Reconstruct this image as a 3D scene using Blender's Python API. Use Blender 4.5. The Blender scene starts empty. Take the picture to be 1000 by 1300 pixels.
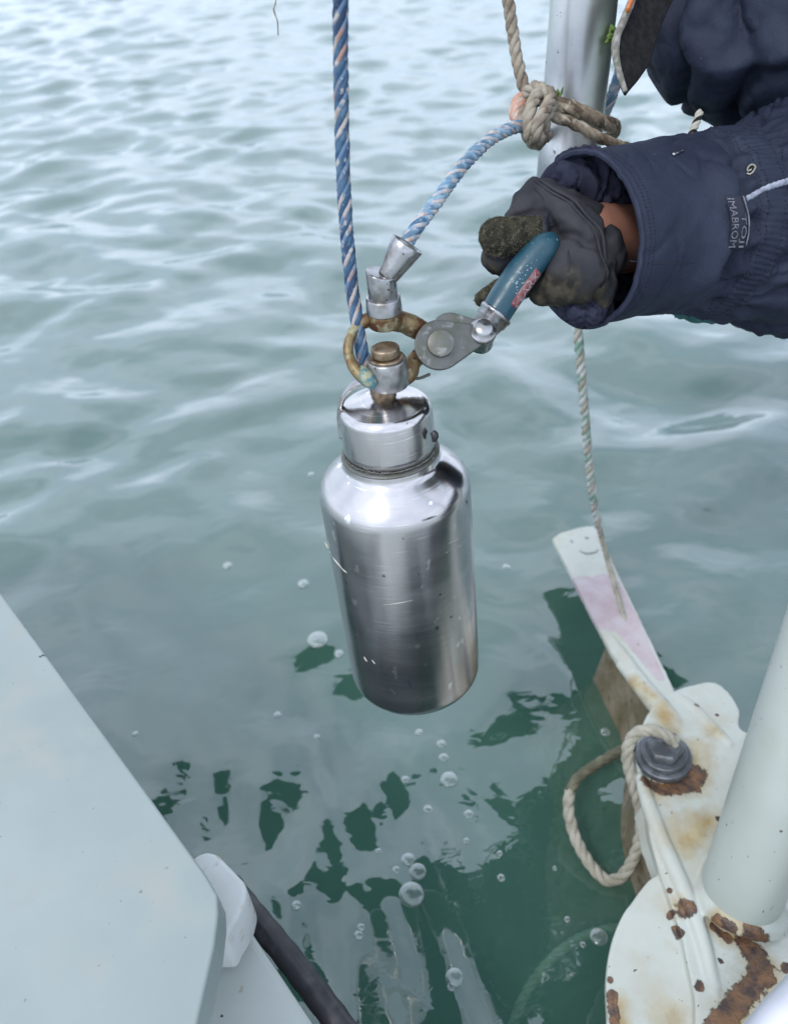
import bpy, bmesh, math, random
import numpy as np
from mathutils import Vector, Matrix

random.seed(7)
rng = np.random.default_rng(7)
scn = bpy.context.scene
COL = scn.collection

# ------------------------------------------------------------------ camera
H = 0.87
TH, RO = math.radians(40), math.radians(4)
F = np.array([0, math.cos(TH), -math.sin(TH)])
U0 = np.array([0, math.sin(TH), math.cos(TH)])
R0 = np.array([1.0, 0, 0])
RT = math.cos(RO) * R0 - math.sin(RO) * U0
UP = math.cos(RO) * U0 + math.sin(RO) * R0
CAM = np.array([0, 0, H])
cd = bpy.data.cameras.new('camera')
cam = bpy.data.objects.new('camera', cd)
COL.objects.link(cam)
cam.matrix_world = Matrix(((RT[0], UP[0], -F[0], 0), (RT[1], UP[1], -F[1], 0), (RT[2], UP[2], -F[2], H), (0, 0, 0, 1)))
cd.sensor_fit = 'HORIZONTAL'
cd.sensor_width = 36
cd.lens = 36
cd.clip_start = 0.02
cd.clip_end = 3000
cd.dof.use_dof = True
cd.dof.focus_distance = 0.58
cd.dof.aperture_fstop = 8
scn.camera = cam

# ------------------------------------------------------------------ sky and sun
SUN_EL, SUN_AZ = math.radians(52), math.radians(-140)   # azimuth from +Y towards +X: behind and left of the camera
wd = bpy.data.worlds.new("World")
scn.world = wd
wd.use_nodes = True
nt = wd.node_tree
nt.nodes.clear()
out = nt.nodes.new('ShaderNodeOutputWorld')
bg = nt.nodes.new('ShaderNodeBackground')
bg.inputs['Strength'].default_value = 0.1
sky = nt.nodes.new('ShaderNodeTexSky')
sky.sky_type = 'NISHITA'
sky.sun_disc = False
sky.sun_elevation = SUN_EL
sky.sun_rotation = SUN_AZ
sky.air_density = 1.0
sky.dust_density = 3.0
tc = nt.nodes.new('ShaderNodeTexCoord')
mp = nt.nodes.new('ShaderNodeMapping')
mp.inputs['Scale'].default_value = (1, 1, 2.2)
nz = nt.nodes.new('ShaderNodeTexNoise')
nz.inputs['Scale'].default_value = 2.3
nz.inputs['Detail'].default_value = 5
nz.inputs['Roughness'].default_value = 0.5
cr = nt.nodes.new('ShaderNodeValToRGB')
cr.color_ramp.elements[0].position = 0.33
cr.color_ramp.elements[0].color = (10.6, 12.7, 15.6, 1)
cr.color_ramp.elements[1].position = 0.68
cr.color_ramp.elements[1].color = (17.2, 18.8, 21.8, 1)
mx = nt.nodes.new('ShaderNodeMix')
mx.data_type = 'RGBA'
mx.inputs[0].default_value = 0.88
L = nt.links.new
L(tc.outputs['Generated'], mp.inputs['Vector'])
L(mp.outputs[0], nz.inputs['Vector'])
L(nz.outputs['Fac'], cr.inputs['Fac'])
L(sky.outputs[0], mx.inputs[6])
L(cr.outputs[0], mx.inputs[7])
L(mx.outputs[2], bg.inputs['Color'])
L(bg.outputs[0], out.inputs['Surface'])

sl = bpy.data.lights.new('sun', 'SUN')
sl.energy = 1.5
sl.angle = math.radians(10)
sl.color = (1, 0.96, 0.9)
so = bpy.data.objects.new('sun', sl)
COL.objects.link(so)
sd = Vector((math.sin(SUN_AZ) * math.cos(SUN_EL), math.cos(SUN_AZ) * math.cos(SUN_EL), math.sin(SUN_EL)))
so.rotation_euler = sd.to_track_quat('Z', 'Y').to_euler()
so.location = (-2, -2, 4)

scn.view_settings.view_transform = 'Standard'
scn.view_settings.look = 'None'
scn.view_settings.exposure = 0.0
scn.view_settings.gamma = 1.0
scn.view_settings.use_curve_mapping = False

# ------------------------------------------------------------------ helpers
def P(x, y, d):
    "world point seen at photo pixel (x, y) at depth d metres"
    return CAM + d * (F + (x - 500) / 1000 * RT - (y - 650) / 1000 * UP)

def W(x, y, z):
    "world point at height z under photo pixel (x, y)"
    v = F + (x - 500) / 1000 * RT - (y - 650) / 1000 * UP
    return CAM + v * ((z - H) / v[2])

def proj(p):
    q = np.asarray(p) - CAM
    d = q @ F
    return 500 + 1000 * (q @ RT) / d, 650 - 1000 * (q @ UP) / d, d

def srgb(r, g, b):
    f = lambda c: (c / 255 / 12.92) if c / 255 <= 0.04045 else ((c / 255 + 0.055) / 1.055) ** 2.4
    return (f(r), f(g), f(b), 1)

def unit(v):
    v = np.asarray(v, float)
    return v / max(np.linalg.norm(v), 1e-12)

_perm = rng.permutation(4096)
_grad = rng.normal(size=(4096, 3))
_grad /= np.linalg.norm(_grad, axis=1)[:, None]

def noise3(p):
    p = np.asarray(p, float)
    i = np.floor(p).astype(np.int64)
    f = p - i
    u = f * f * f * (f * (f * 6 - 15) + 10)
    tot = 0
    for dx in (0, 1):
        for dy in (0, 1):
            for dz in (0, 1):
                h = _perm[(_perm[(_perm[(i[..., 0] + dx) & 4095] + i[..., 1] + dy) & 4095] + i[..., 2] + dz) & 4095]
                g = _grad[h]
                dot = g[..., 0] * (f[..., 0] - dx) + g[..., 1] * (f[..., 1] - dy) + g[..., 2] * (f[..., 2] - dz)
                w = (u[..., 0] if dx else 1 - u[..., 0]) * (u[..., 1] if dy else 1 - u[..., 1]) * (u[..., 2] if dz else 1 - u[..., 2])
                tot = tot + dot * w
    return tot * 1.5

def fbm(p, oct=3):
    s, a, t = 0, 1, 0
    p = np.asarray(p, float)
    for k in range(oct):
        s = s + a * noise3(p * 2 ** k + 17.3 * k)
        t += a
        a *= 0.5
    return s / t

class MB:
    def __init__(s):
        s.v, s.f, s.m, s.n = [], [], [], 0
    def add(s, v, f, m=0):
        v = np.asarray(v, float).reshape(-1, 3)
        s.v.append(v)
        s.f += [tuple(int(i) + s.n for i in q) for q in f]
        s.m += [m] * len(f)
        s.n += len(v)
        return s
    def build(s, name, mats, parent=None, smooth=True, bevel=0, sub=0):
        me = bpy.data.meshes.new(name)
        me.from_pydata(np.concatenate(s.v).tolist(), [], s.f)
        if not isinstance(mats, (list, tuple)):
            mats = [mats]
        for m in mats:
            me.materials.append(m)
        me.polygons.foreach_set('material_index', s.m)
        me.polygons.foreach_set('use_smooth', [smooth] * len(s.f))
        me.validate()
        me.update()
        o = bpy.data.objects.new(name, me)
        COL.objects.link(o)
        if parent:
            o.parent = parent
        if bevel:
            b = o.modifiers.new('bevel', 'BEVEL')
            b.width = bevel
            b.segments = 3
            b.limit_method = 'ANGLE'
            b.angle_limit = math.radians(35)
            b.harden_normals = False
        if sub:
            b = o.modifiers.new('sub', 'SUBSURF')
            b.levels = b.render_levels = sub
        return o

def empty(name, label, cat, group=None, kind=None):
    o = bpy.data.objects.new(name, None)
    COL.objects.link(o)
    o.empty_display_size = 0.02
    return tag(o, label, cat, group, kind)

def tag(o, label=None, cat=None, group=None, kind=None):
    if label: o['label'] = label
    if cat: o['category'] = cat
    if group: o['group'] = group
    if kind: o['kind'] = kind
    return o

def catmull(pts, n):
    "resample a polyline of rows (any width) smoothly to n rows"
    p = np.asarray(pts, float)
    if len(p) == 2:
        t = np.linspace(0, 1, n)[:, None]
        return p[0] * (1 - t) + p[1] * t
    q = np.vstack([2 * p[0] - p[1], p, 2 * p[-1] - p[-2]])
    seg = len(p) - 1
    dl = np.linalg.norm(np.diff(p[:, :3], axis=0), axis=1)
    cum = np.concatenate([[0], np.cumsum(dl)])
    s = np.linspace(0, cum[-1], n)
    k = np.clip(np.searchsorted(cum, s, side='right') - 1, 0, seg - 1)
    t = ((s - cum[k]) / np.maximum(dl[k], 1e-9))[:, None]
    a, b, c, d = q[k], q[k + 1], q[k + 2], q[k + 3]
    return 0.5 * (2 * b + (c - a) * t + (2 * a - 5 * b + 4 * c - d) * t * t + (3 * b - a - 3 * c + d) * t ** 3)

def frames(c, hint=(0.3, 0.2, 1), closed=False):
    t = np.gradient(c, axis=0)
    if closed:
        t = np.roll(c, -1, 0) - np.roll(c, 1, 0)
    t /= np.maximum(np.linalg.norm(t, axis=1), 1e-12)[:, None]
    n = np.zeros_like(c)
    v = np.asarray(hint, float)
    v = v - t[0] * (v @ t[0])
    n[0] = unit(v)
    for i in range(1, len(c)):
        v = n[i - 1] - t[i] * (n[i - 1] @ t[i])
        n[i] = unit(v)
    return t, n, np.cross(t, n)

def grid_faces(a, b, wrap_b=True, wrap_a=False):
    f = []
    for i in range(a if wrap_a else a - 1):
        i2 = (i + 1) % a
        for j in range(b if wrap_b else b - 1):
            j2 = (j + 1) % b
            f.append((i * b + j, i * b + j2, i2 * b + j2, i2 * b + j))
    return f

def sweep(mb, c, r, seg=16, caps=True, m=0, ry=None, hint=(0.3, 0.2, 1), closed=False):
    c = np.asarray(c, float)
    n = len(c)
    r = np.broadcast_to(np.asarray(r, float), (n,))
    ry = r if ry is None else np.broadcast_to(np.asarray(ry, float), (n,))
    t, nn, bb = frames(c, hint, closed)
    a = np.linspace(0, 2 * math.pi, seg, endpoint=False)
    v = c[:, None] + r[:, None, None] * np.cos(a)[None, :, None] * nn[:, None] + ry[:, None, None] * np.sin(a)[None, :, None] * bb[:, None]
    f = grid_faces(n, seg, True, closed)
    v = v.reshape(-1, 3)
    if caps and not closed:
        f = f + [tuple(range(seg))[::-1], tuple(range((n - 1) * seg, n * seg))]
    mb.add(v, f, m)
    return mb

def PT(rows, n=None, per=0.004):
    "photo rows (x, y, depth, radius px) -> smooth world path and radii in metres"
    rows = [tuple(r) for r in rows]
    pts = np.array([list(P(*r[:3])) + [(r[3] if len(r) > 3 else 5) * r[2] / 1000] for r in rows])
    if n is None:
        n = max(6, int(np.linalg.norm(np.diff(pts[:, :3], axis=0), axis=1).sum() / per))
    q = catmull(pts, n)
    return q[:, :3], np.maximum(q[:, 3], 1e-4)

def lathe(mb, p0, p1, prof, seg=48, m=0, wob=0):
    "prof: list of (t along p0->p1 in metres, radius)"
    p0, p1 = np.asarray(p0, float), np.asarray(p1, float)
    ax = unit(p1 - p0)
    u = unit(np.cross(ax, (0.31, 0.9, 0.2)))
    w = np.cross(ax, u)
    a = np.linspace(0, 2 * math.pi, seg, endpoint=False)
    v = []
    for t, r in prof:
        rr = r * (1 + wob * np.sin(a * 6 + t * 300))
        v.append((p0 + ax * t)[None] + rr[:, None] * (np.cos(a)[:, None] * u + np.sin(a)[:, None] * w))
    v = np.concatenate(v)
    f = grid_faces(len(prof), seg)
    if prof[0][1] > 1e-5:
        f.append(tuple(range(seg))[::-1])
    if prof[-1][1] > 1e-5:
        f.append(tuple(range((len(prof) - 1) * seg, len(prof) * seg)))
    mb.add(v, f, m)
    return mb

def rounded(h, r, e=0.001, k=4):
    "profile of a cylinder of height h, radius r, edge rounding e"
    a = np.linspace(0, math.pi / 2, k)
    lo = [(e - e * math.cos(t), r - e + e * math.sin(t)) for t in a]
    hi = [(h - e + e * math.sin(t), r - e + e * math.cos(t)) for t in a]
    return lo + hi

def mesh_from_eval(o):
    dg = bpy.context.evaluated_depsgraph_get()
    me = bpy.data.meshes.new_from_object(o.evaluated_get(dg))
    old = o.data
    o.modifiers.clear()
    o.data = me
    return o

def verts_of(o):
    a = np.empty(len(o.data.vertices) * 3)
    o.data.vertices.foreach_get('co', a)
    return a.reshape(-1, 3)

def normals_of(o):
    a = np.empty(len(o.data.vertices) * 3)
    o.data.vertices.foreach_get('normal', a)
    return a.reshape(-1, 3)

def set_verts(o, v):
    o.data.vertices.foreach_set('co', np.ascontiguousarray(v).ravel())
    o.data.update()

def capsule(mb, a, b, ra, rb, seg=20, k=7):
    a, b = np.asarray(a, float), np.asarray(b, float)
    L_ = np.linalg.norm(b - a)
    ang = np.linspace(0, math.pi / 2, k)
    prof = [(-ra * math.cos(t), max(ra * math.sin(t), 1e-6)) for t in ang] + [(L_ + rb * math.sin(t), max(rb * math.cos(t), 1e-6)) for t in ang]
    ax = unit(b - a)
    u = unit(np.cross(ax, (0.31, 0.9, 0.2)))
    w = np.cross(ax, u)
    th = np.linspace(0, 2 * math.pi, seg, endpoint=False)
    v = np.concatenate([(a + ax * t)[None] + r * (np.cos(th)[:, None] * u + np.sin(th)[:, None] * w) for t, r in prof])
    f = grid_faces(len(prof), seg) + [tuple(range(seg))[::-1], tuple(range((len(prof) - 1) * seg, len(prof) * seg))]
    mb.add(v, f)

def blob(name, chains, voxel, mat, parent=None, smooth=6):
    "one continuous surface round chains of (x, y, z, r) points"
    mb = MB()
    for ch in chains:
        for p, q in zip(ch[:-1], ch[1:]):
            capsule(mb, p[:3], q[:3], p[3], q[3])
    o = mb.build(name, mat, parent)
    r = o.modifiers.new('r', 'REMESH')
    r.mode = 'VOXEL'
    r.voxel_size = voxel
    r.use_smooth_shade = True
    s = o.modifiers.new('s', 'SMOOTH')
    s.iterations = smooth
    s.factor = 0.6
    mesh_from_eval(o)
    return o

def set_attr(o, name, val):
    a = o.data.attributes.new(name, 'FLOAT', 'POINT')
    a.data.foreach_set('value', np.ascontiguousarray(val, dtype=np.float32))

# ------------------------------------------------------------------ materials
def mat(name, base=(0.5, 0.5, 0.5, 1), rough=0.5, metal=0.0, bump=None, var=None, spots=None, rvar=None, spec=None, coat=None, coords='Object', aniso=None):
    """bump: list of (scale, distance, strength[, stretch]);  var: (scale, colour2, lo, hi, detail);
    spots: list of (scale, colour, lo, hi[, rough, stretch]) layered masks from noise"""
    m = bpy.data.materials.new(name)
    m.use_nodes = True
    n = m.node_tree.nodes
    l = m.node_tree.links.new
    bs = n['Principled BSDF']
    bs.inputs['Roughness'].default_value = rough
    bs.inputs['Metallic'].default_value = metal
    if spec is not None:
        bs.inputs['Specular IOR Level'].default_value = spec
    if coat:
        bs.inputs['Coat Weight'].default_value = coat
        bs.inputs['Coat Roughness'].default_value = 0.15
    tcn = n.new('ShaderNodeTexCoord')
    vec = tcn.outputs[coords]
    colr = n.new('ShaderNodeRGB')
    colr.outputs[0].default_value = base
    cur = colr.outputs[0]
    rcur = None
    def masked(scale, lo, hi, detail=4, stretch=None, seed=0.0):
        mpn = n.new('ShaderNodeMapping')
        mpn.inputs['Location'].default_value = (seed, seed * 1.7, seed * 0.3)
        if stretch:
            mpn.inputs['Scale'].default_value = stretch
        l(vec, mpn.inputs['Vector'])
        t = n.new('ShaderNodeTexNoise')
        t.inputs['Scale'].default_value = scale
        t.inputs['Detail'].default_value = detail
        l(mpn.outputs[0], t.inputs['Vector'])
        r = n.new('ShaderNodeMapRange')
        r.inputs['From Min'].default_value = lo
        r.inputs['From Max'].default_value = hi
        r.clamp = True
        l(t.outputs['Fac'], r.inputs['Value'])
        return r.outputs[0]
    k = 0
    for s in ([var] if var else []) + list(spots or []):
        k += 1
        sc, c2, lo, hi = s[:4]
        mk = masked(sc, lo, hi, 5, s[5] if len(s) > 5 else None, seed=3.1 * k)
        mxn = n.new('ShaderNodeMix')
        mxn.data_type = 'RGBA'
        l(mk, mxn.inputs[0])
        l(cur, mxn.inputs[6])
        mxn.inputs[7].default_value = c2
        cur = mxn.outputs[2]
        if len(s) > 4 and s[4] is not None:
            mr = n.new('ShaderNodeMix')
            mr.data_type = 'FLOAT'
            l(mk, mr.inputs[0])
            if rcur is None:
                mr.inputs[2].default_value = rough
            else:
                l(rcur, mr.inputs[2])
            mr.inputs[3].default_value = s[4]
            rcur = mr.outputs[0]
    l(cur, bs.inputs['Base Color'])
    if rvar:
        sc, lo, hi = rvar[:3]
        mk = masked(sc, 0.3, 0.7, 5, rvar[3] if len(rvar) > 3 else None, 9.0)
        mr = n.new('ShaderNodeMapRange')
        mr.inputs['To Min'].default_value = lo
        mr.inputs['To Max'].default_value = hi
        l(mk, mr.inputs['Value'])
        rcur = mr.outputs[0]
    if rcur is not None:
        l(rcur, bs.inputs['Roughness'])
    prev = None
    for b in bump or []:
        sc, dist, st = b[:3]
        mk = masked(sc, 0, 1, 5, b[3] if len(b) > 3 else None, 5.0)
        bn = n.new('ShaderNodeBump')
        bn.inputs['Strength'].default_value = st
        bn.inputs['Distance'].default_value = dist
        l(mk, bn.inputs['Height'])
        if prev:
            l(prev, bn.inputs['Normal'])
        prev = bn.outputs[0]
    if prev:
        l(prev, bs.inputs['Normal'])
    if aniso:
        bs.inputs['Anisotropic'].default_value = aniso
        bs.inputs['Anisotropic Rotation'].default_value = 0.25
        tg = n.new('ShaderNodeTangent')
        tg.direction_type = 'RADIAL'
        tg.axis = 'Z'
        l(tg.outputs[0], bs.inputs['Tangent'])
    return m

G = lambda v: (v, v, v, 1)
M_steel = mat('brushed_steel', (0.60, 0.575, 0.575, 1), 0.21, 1.0, bump=[(9, 0.0003, 0.22, (1, 1, 160))],
              var=(14, (0.48, 0.455, 0.46, 1), 0.45, 0.75),
              spots=[(26, (0.90, 0.88, 0.88, 1), 0.63, 0.72, 0.34, (1, 1, 40)), (22, (0.50, 0.47, 0.47, 1), 0.64, 0.72, 0.3, (1.2, 1.1, 60)), (16, (0.55, 0.53, 0.53, 1), 0.52, 0.66, 0.2, (1.6, 1.6, 0.12)), (90, (0.9, 0.88, 0.82, 1), 0.68, 0.69, 0.6, (1, 1, 0.6)), (60, (0.09, 0.08, 0.075, 1), 0.70, 0.71, 0.7)],
              rvar=(7, 0.15, 0.24, (1, 1, 6)), aniso=0.7)
M_steel2 = mat('turned_steel', (0.42, 0.42, 0.43, 1), 0.26, 1.0, bump=[(60, 0.0004, 0.2), (500, 0.0002, 0.3)], var=(90, (0.22, 0.20, 0.18, 1), 0.46, 0.70), spots=[(240, (0.10, 0.09, 0.07, 1), 0.66, 0.72, 0.7)], rvar=(80, 0.2, 0.45))
M_pewter = mat('dull_zinc', (0.14, 0.14, 0.135, 1), 0.42, 0.6, bump=[(220, 0.0006, 0.5)], var=(90, (0.10, 0.105, 0.08, 1), 0.4, 0.7), spots=[(150, (0.24, 0.24, 0.23, 1), 0.6, 0.7, 0.4)])
M_brass = mat('corroded_brass', (0.24, 0.185, 0.095, 1), 0.5, 0.6, bump=[(260, 0.0008, 0.6)], var=(70, (0.115, 0.05, 0.022, 1), 0.40, 0.58), spots=[(130, (0.36, 0.36, 0.24, 1), 0.56, 0.68, 0.7), (210, (0.03, 0.025, 0.02, 1), 0.62, 0.7, 0.8)])
M_bronze = mat('bronze_screw', (0.33, 0.255, 0.18, 1), 0.4, 0.85, bump=[(200, 0.0005, 0.5)], var=(160, (0.17, 0.12, 0.075, 1), 0.42, 0.62))
M_verd = mat('verdigris', (0.07, 0.17, 0.19, 1), 0.6, 0.2, bump=[(300, 0.001, 0.6)], var=(220, (0.3, 0.3, 0.2, 1), 0.45, 0.6))
M_teal = mat('teal_grip', (0.012, 0.055, 0.082, 1), 0.36, 0, bump=[(500, 0.0003, 0.25)], var=(60, (0.024, 0.085, 0.115, 1), 0.45, 0.8), spots=[(420, (0.5, 0.56, 0.6, 1), 0.70, 0.74, 0.3)], rvar=(120, 0.25, 0.55))
M_drop = mat('water_drop', (0.35, 0.42, 0.46, 1), 0.05, 0)
M_nick = mat('pale_nick', (0.48, 0.46, 0.40, 1), 0.6, 0)
M_red = mat('faded_red_print', (0.20, 0.05, 0.06, 1), 0.5, 0, var=(260, (0.30, 0.16, 0.16, 1), 0.4, 0.6), bump=[(500, 0.0003, 0.2)])
M_pale = mat('faded_pale_print', (0.42, 0.33, 0.34, 1), 0.5, 0, var=(300, (0.22, 0.12, 0.13, 1), 0.45, 0.65))
M_galv = mat('galvanised_pole', (0.62, 0.63, 0.63, 1), 0.33, 0.85, bump=[(60, 0.0006, 0.2)], var=(16, (0.36, 0.37, 0.39, 1), 0.4, 0.7),
             spots=[(9, (0.38, 0.47, 0.33, 1), 0.50, 0.66, 0.55, (2.6, 2.6, 0.5)), (14, (0.30, 0.31, 0.33, 1), 0.54, 0.70, 0.5, (2, 2, 0.3)), (150, (0.04, 0.045, 0.04, 1), 0.71, 0.72, 0.8), (60, (0.12, 0.13, 0.10, 1), 0.70, 0.73, 0.8)])
M_blue = mat('rope_blue', (0.028, 0.075, 0.145, 1), 0.85, 0, bump=[(900, 0.0008, 0.7), (300, 0.0008, 0.5)], var=(110, (0.085, 0.16, 0.24, 1), 0.42, 0.7), spots=[(70, (0.02, 0.045, 0.10, 1), 0.52, 0.66), (190, (0.30, 0.30, 0.31, 1), 0.60, 0.68)])
M_fleck = mat('rope_beige_fleck', (0.36, 0.33, 0.32, 1), 0.85, 0, bump=[(900, 0.0008, 0.7)], var=(75, (0.33, 0.20, 0.17, 1), 0.5, 0.6), spots=[(85, (0.10, 0.17, 0.27, 1), 0.46, 0.56), (140, (0.42, 0.40, 0.38, 1), 0.58, 0.64)])
M_blue2 = mat('rope_faded_blue', (0.10, 0.19, 0.28, 1), 0.85, 0, bump=[(900, 0.0008, 0.7), (300, 0.0008, 0.5)], var=(110, (0.27, 0.40, 0.50, 1), 0.4, 0.6), spots=[(150, (0.50, 0.50, 0.50, 1), 0.56, 0.64), (80, (0.05, 0.13, 0.23, 1), 0.58, 0.68)])
M_fleck2 = mat('rope_pale_fleck', (0.50, 0.46, 0.45, 1), 0.85, 0, bump=[(900, 0.0008, 0.7)], var=(90, (0.42, 0.30, 0.25, 1), 0.5, 0.6), spots=[(95, (0.17, 0.29, 0.42, 1), 0.47, 0.57)])
M_tan = mat('rope_tan', (0.34, 0.30, 0.24, 1), 0.9, 0, bump=[(700, 0.001, 0.8), (200, 0.001, 0.5)], var=(90, (0.20, 0.16, 0.12, 1), 0.4, 0.65), spots=[(60, (0.13, 0.09, 0.06, 1), 0.6, 0.7)])
M_tan2 = mat('rope_brown', (0.31, 0.25, 0.18, 1), 0.9, 0, bump=[(700, 0.001, 0.8), (200, 0.001, 0.5)], var=(80, (0.10, 0.07, 0.045, 1), 0.4, 0.62), spots=[(120, (0.45, 0.40, 0.32, 1), 0.58, 0.66)])
M_pink = mat('rope_salmon', (0.50, 0.27, 0.19, 1), 0.9, 0, bump=[(700, 0.001, 0.8), (200, 0.001, 0.5)], var=(110, (0.52, 0.42, 0.36, 1), 0.45, 0.6))
M_cream = mat('rope_cream', (0.42, 0.40, 0.335, 1), 0.9, 0, bump=[(700, 0.001, 0.8), (200, 0.001, 0.5)], var=(60, (0.27, 0.255, 0.20, 1), 0.42, 0.68))
M_sunk = mat('rope_wet', (0.50, 0.50, 0.42, 1), 0.6, 0, bump=[(700, 0.001, 0.8)], var=(70, (0.34, 0.30, 0.22, 1), 0.45, 0.7))
M_sunkd = mat('rope_weedy', (0.09, 0.09, 0.055, 1), 0.7, 0, bump=[(700, 0.001, 0.8)], var=(60, (0.16, 0.15, 0.10, 1), 0.45, 0.65))
M_greenrope = mat('rope_white_green', (0.52, 0.54, 0.51, 1), 0.9, 0, bump=[(700, 0.001, 0.8)], var=(60, (0.24, 0.36, 0.30, 1), 0.48, 0.6))
M_navy = mat('navy_softshell', (0.012, 0.017, 0.038, 1), 0.68, 0, bump=[(1300, 0.0008, 0.7), (130, 0.002, 0.5)], var=(18, (0.022, 0.030, 0.056, 1), 0.4, 0.7), spots=[(260, (0.16, 0.17, 0.22, 1), 0.755, 0.775)], spec=0.35)
M_navyd = mat('navy_stitched', (0.020, 0.024, 0.045, 1), 0.8, 0, bump=[(1500, 0.0005, 0.4)], var=(60, (0.034, 0.04, 0.07, 1), 0.4, 0.7), spec=0.3)
M_navyf = mat('navy_fleece', (0.020, 0.022, 0.040, 1), 0.9, 0, bump=[(700, 0.001, 0.5)], var=(60, (0.032, 0.034, 0.058, 1), 0.4, 0.7), spec=0.2)
M_thread = mat('navy_thread', (0.012, 0.014, 0.03, 1), 0.7, 0)
M_glove = mat('dark_grey_glove_fabric', (0.023, 0.024, 0.030, 1), 0.82, 0, bump=[(1300, 0.0005, 0.5), (220, 0.001, 0.4)], var=(45, (0.040, 0.040, 0.045, 1), 0.4, 0.65), spec=0.3)
M_palm = mat('muddy_glove_palm', (0.026, 0.023, 0.018, 1), 0.9, 0, bump=[(900, 0.001, 0.8), (150, 0.0015, 0.5)], var=(70, (0.016, 0.015, 0.015, 1), 0.42, 0.6), spots=[(60, (0.05, 0.043, 0.03, 1), 0.55, 0.7), (200, (0.12, 0.11, 0.085, 1), 0.68, 0.76)], spec=0.2)
M_fuzz = mat('worn_olive_pile', (0.070, 0.064, 0.043, 1), 0.95, 0, bump=[(1200, 0.0015, 1.0), (300, 0.0015, 0.7)], var=(130, (0.035, 0.033, 0.026, 1), 0.4, 0.6), spots=[(260, (0.14, 0.13, 0.09, 1), 0.56, 0.70)], spec=0.1)
M_pilet = mat('pale_pile_tip', (0.17, 0.16, 0.12, 1), 0.95, 0)
M_skin = mat('skin', (0.30, 0.145, 0.10, 1), 0.5, 0, bump=[(700, 0.0004, 0.5)], var=(60, (0.25, 0.11, 0.075, 1), 0.4, 0.7))
M_skin.node_tree.nodes['Principled BSDF'].inputs['Subsurface Weight'].default_value = 0.15
M_skin.node_tree.nodes['Principled BSDF'].inputs['Subsurface Scale'].default_value = 0.005
M_black = mat('black_felt', (0.012, 0.012, 0.013, 1), 0.92, 0, bump=[(900, 0.0012, 0.8)], var=(200, (0.025, 0.025, 0.026, 1), 0.4, 0.7), spec=0.2)
M_trim = mat('worn_grey_edge', (0.16, 0.15, 0.13, 1), 0.85, 0, bump=[(500, 0.0012, 0.8)], var=(150, (0.30, 0.29, 0.27, 1), 0.45, 0.6), spots=[(110, (0.07, 0.10, 0.03, 1), 0.58, 0.66)])
M_orange = mat('orange_tag', (0.60, 0.13, 0.04, 1), 0.6, 0, var=(200, (0.5, 0.3, 0.05, 1), 0.5, 0.62))
M_algae = mat('green_weed', (0.10, 0.17, 0.03, 1), 0.7, 0)
M_piping = mat('silver_piping', (0.34, 0.36, 0.44, 1), 0.6, 0, bump=[(600, 0.001, 0.6)], var=(200, (0.22, 0.23, 0.30, 1), 0.5, 0.65))
M_print = mat('silver_print', (0.17, 0.175, 0.21, 1), 0.6, 0, var=(500, (0.08, 0.08, 0.11, 1), 0.45, 0.6))
M_tealcloth = mat('teal_lining', (0.03, 0.125, 0.12, 1), 0.75, 0, bump=[(700, 0.001, 0.5)], var=(60, (0.02, 0.085, 0.085, 1), 0.4, 0.7))
M_gel = mat('grey_gelcoat', (0.30, 0.345, 0.34, 1), 0.42, 0, bump=[(14, 0.002, 0.1)], var=(7, (0.25, 0.295, 0.285, 1), 0.35, 0.7),
            spots=[(20, (0.31, 0.33, 0.31, 1), 0.52, 0.7), (75, (0.05, 0.055, 0.05, 1), 0.728, 0.738), (45, (0.16, 0.12, 0.05, 1), 0.74, 0.75), (200, (0.20, 0.20, 0.17, 1), 0.70, 0.72)], rvar=(20, 0.35, 0.55), spec=0.35)
M_white = mat('white_gelcoat', (0.44, 0.475, 0.455, 1), 0.42, 0, bump=[(120, 0.0007, 0.25)], var=(11, (0.38, 0.415, 0.40, 1), 0.4, 0.7),
              spots=[(70, (0.30, 0.22, 0.14, 1), 0.70, 0.78), (160, (0.06, 0.05, 0.04, 1), 0.755, 0.765)], rvar=(30, 0.3, 0.55))
M_bright = mat('bright_white_casting', (0.56, 0.59, 0.58, 1), 0.4, 0, bump=[(120, 0.0007, 0.25)], var=(30, (0.50, 0.52, 0.50, 1), 0.4, 0.7), spots=[(90, (0.42, 0.32, 0.24, 1), 0.60, 0.72)])
M_rusty = mat('white_paint_with_rust', (0.47, 0.50, 0.46, 1), 0.42, 0, bump=[(260, 0.0008, 0.4), (40, 0.002, 0.25)], var=(22, (0.43, 0.42, 0.34, 1), 0.45, 0.62),
              spots=[(24, (0.36, 0.28, 0.15, 1), 0.66, 0.74, 0.6), (110, (0.12, 0.055, 0.03, 1), 0.745, 0.755, 0.85), (210, (0.03, 0.03, 0.03, 1), 0.755, 0.765)], rvar=(40, 0.3, 0.6))
M_rustflake = mat('flaking_rust', (0.17, 0.075, 0.028, 1), 0.9, 0, bump=[(500, 0.002, 1.0), (150, 0.003, 0.8)], var=(110, (0.055, 0.035, 0.032, 1), 0.42, 0.58), spots=[(260, (0.30, 0.15, 0.05, 1), 0.58, 0.66)])
M_stain = mat('rust_stain', (0.40, 0.33, 0.17, 1), 0.6, 0, var=(80, (0.45, 0.43, 0.34, 1), 0.4, 0.62), bump=[(260, 0.0008, 0.4)])
M_pinkpaint = mat('faded_pink_paint', (0.44, 0.33, 0.355, 1), 0.5, 0, bump=[(200, 0.0006, 0.3)], var=(40, (0.43, 0.375, 0.40, 1), 0.4, 0.65), spots=[(110, (0.48, 0.50, 0.48, 1), 0.63, 0.66)])
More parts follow.
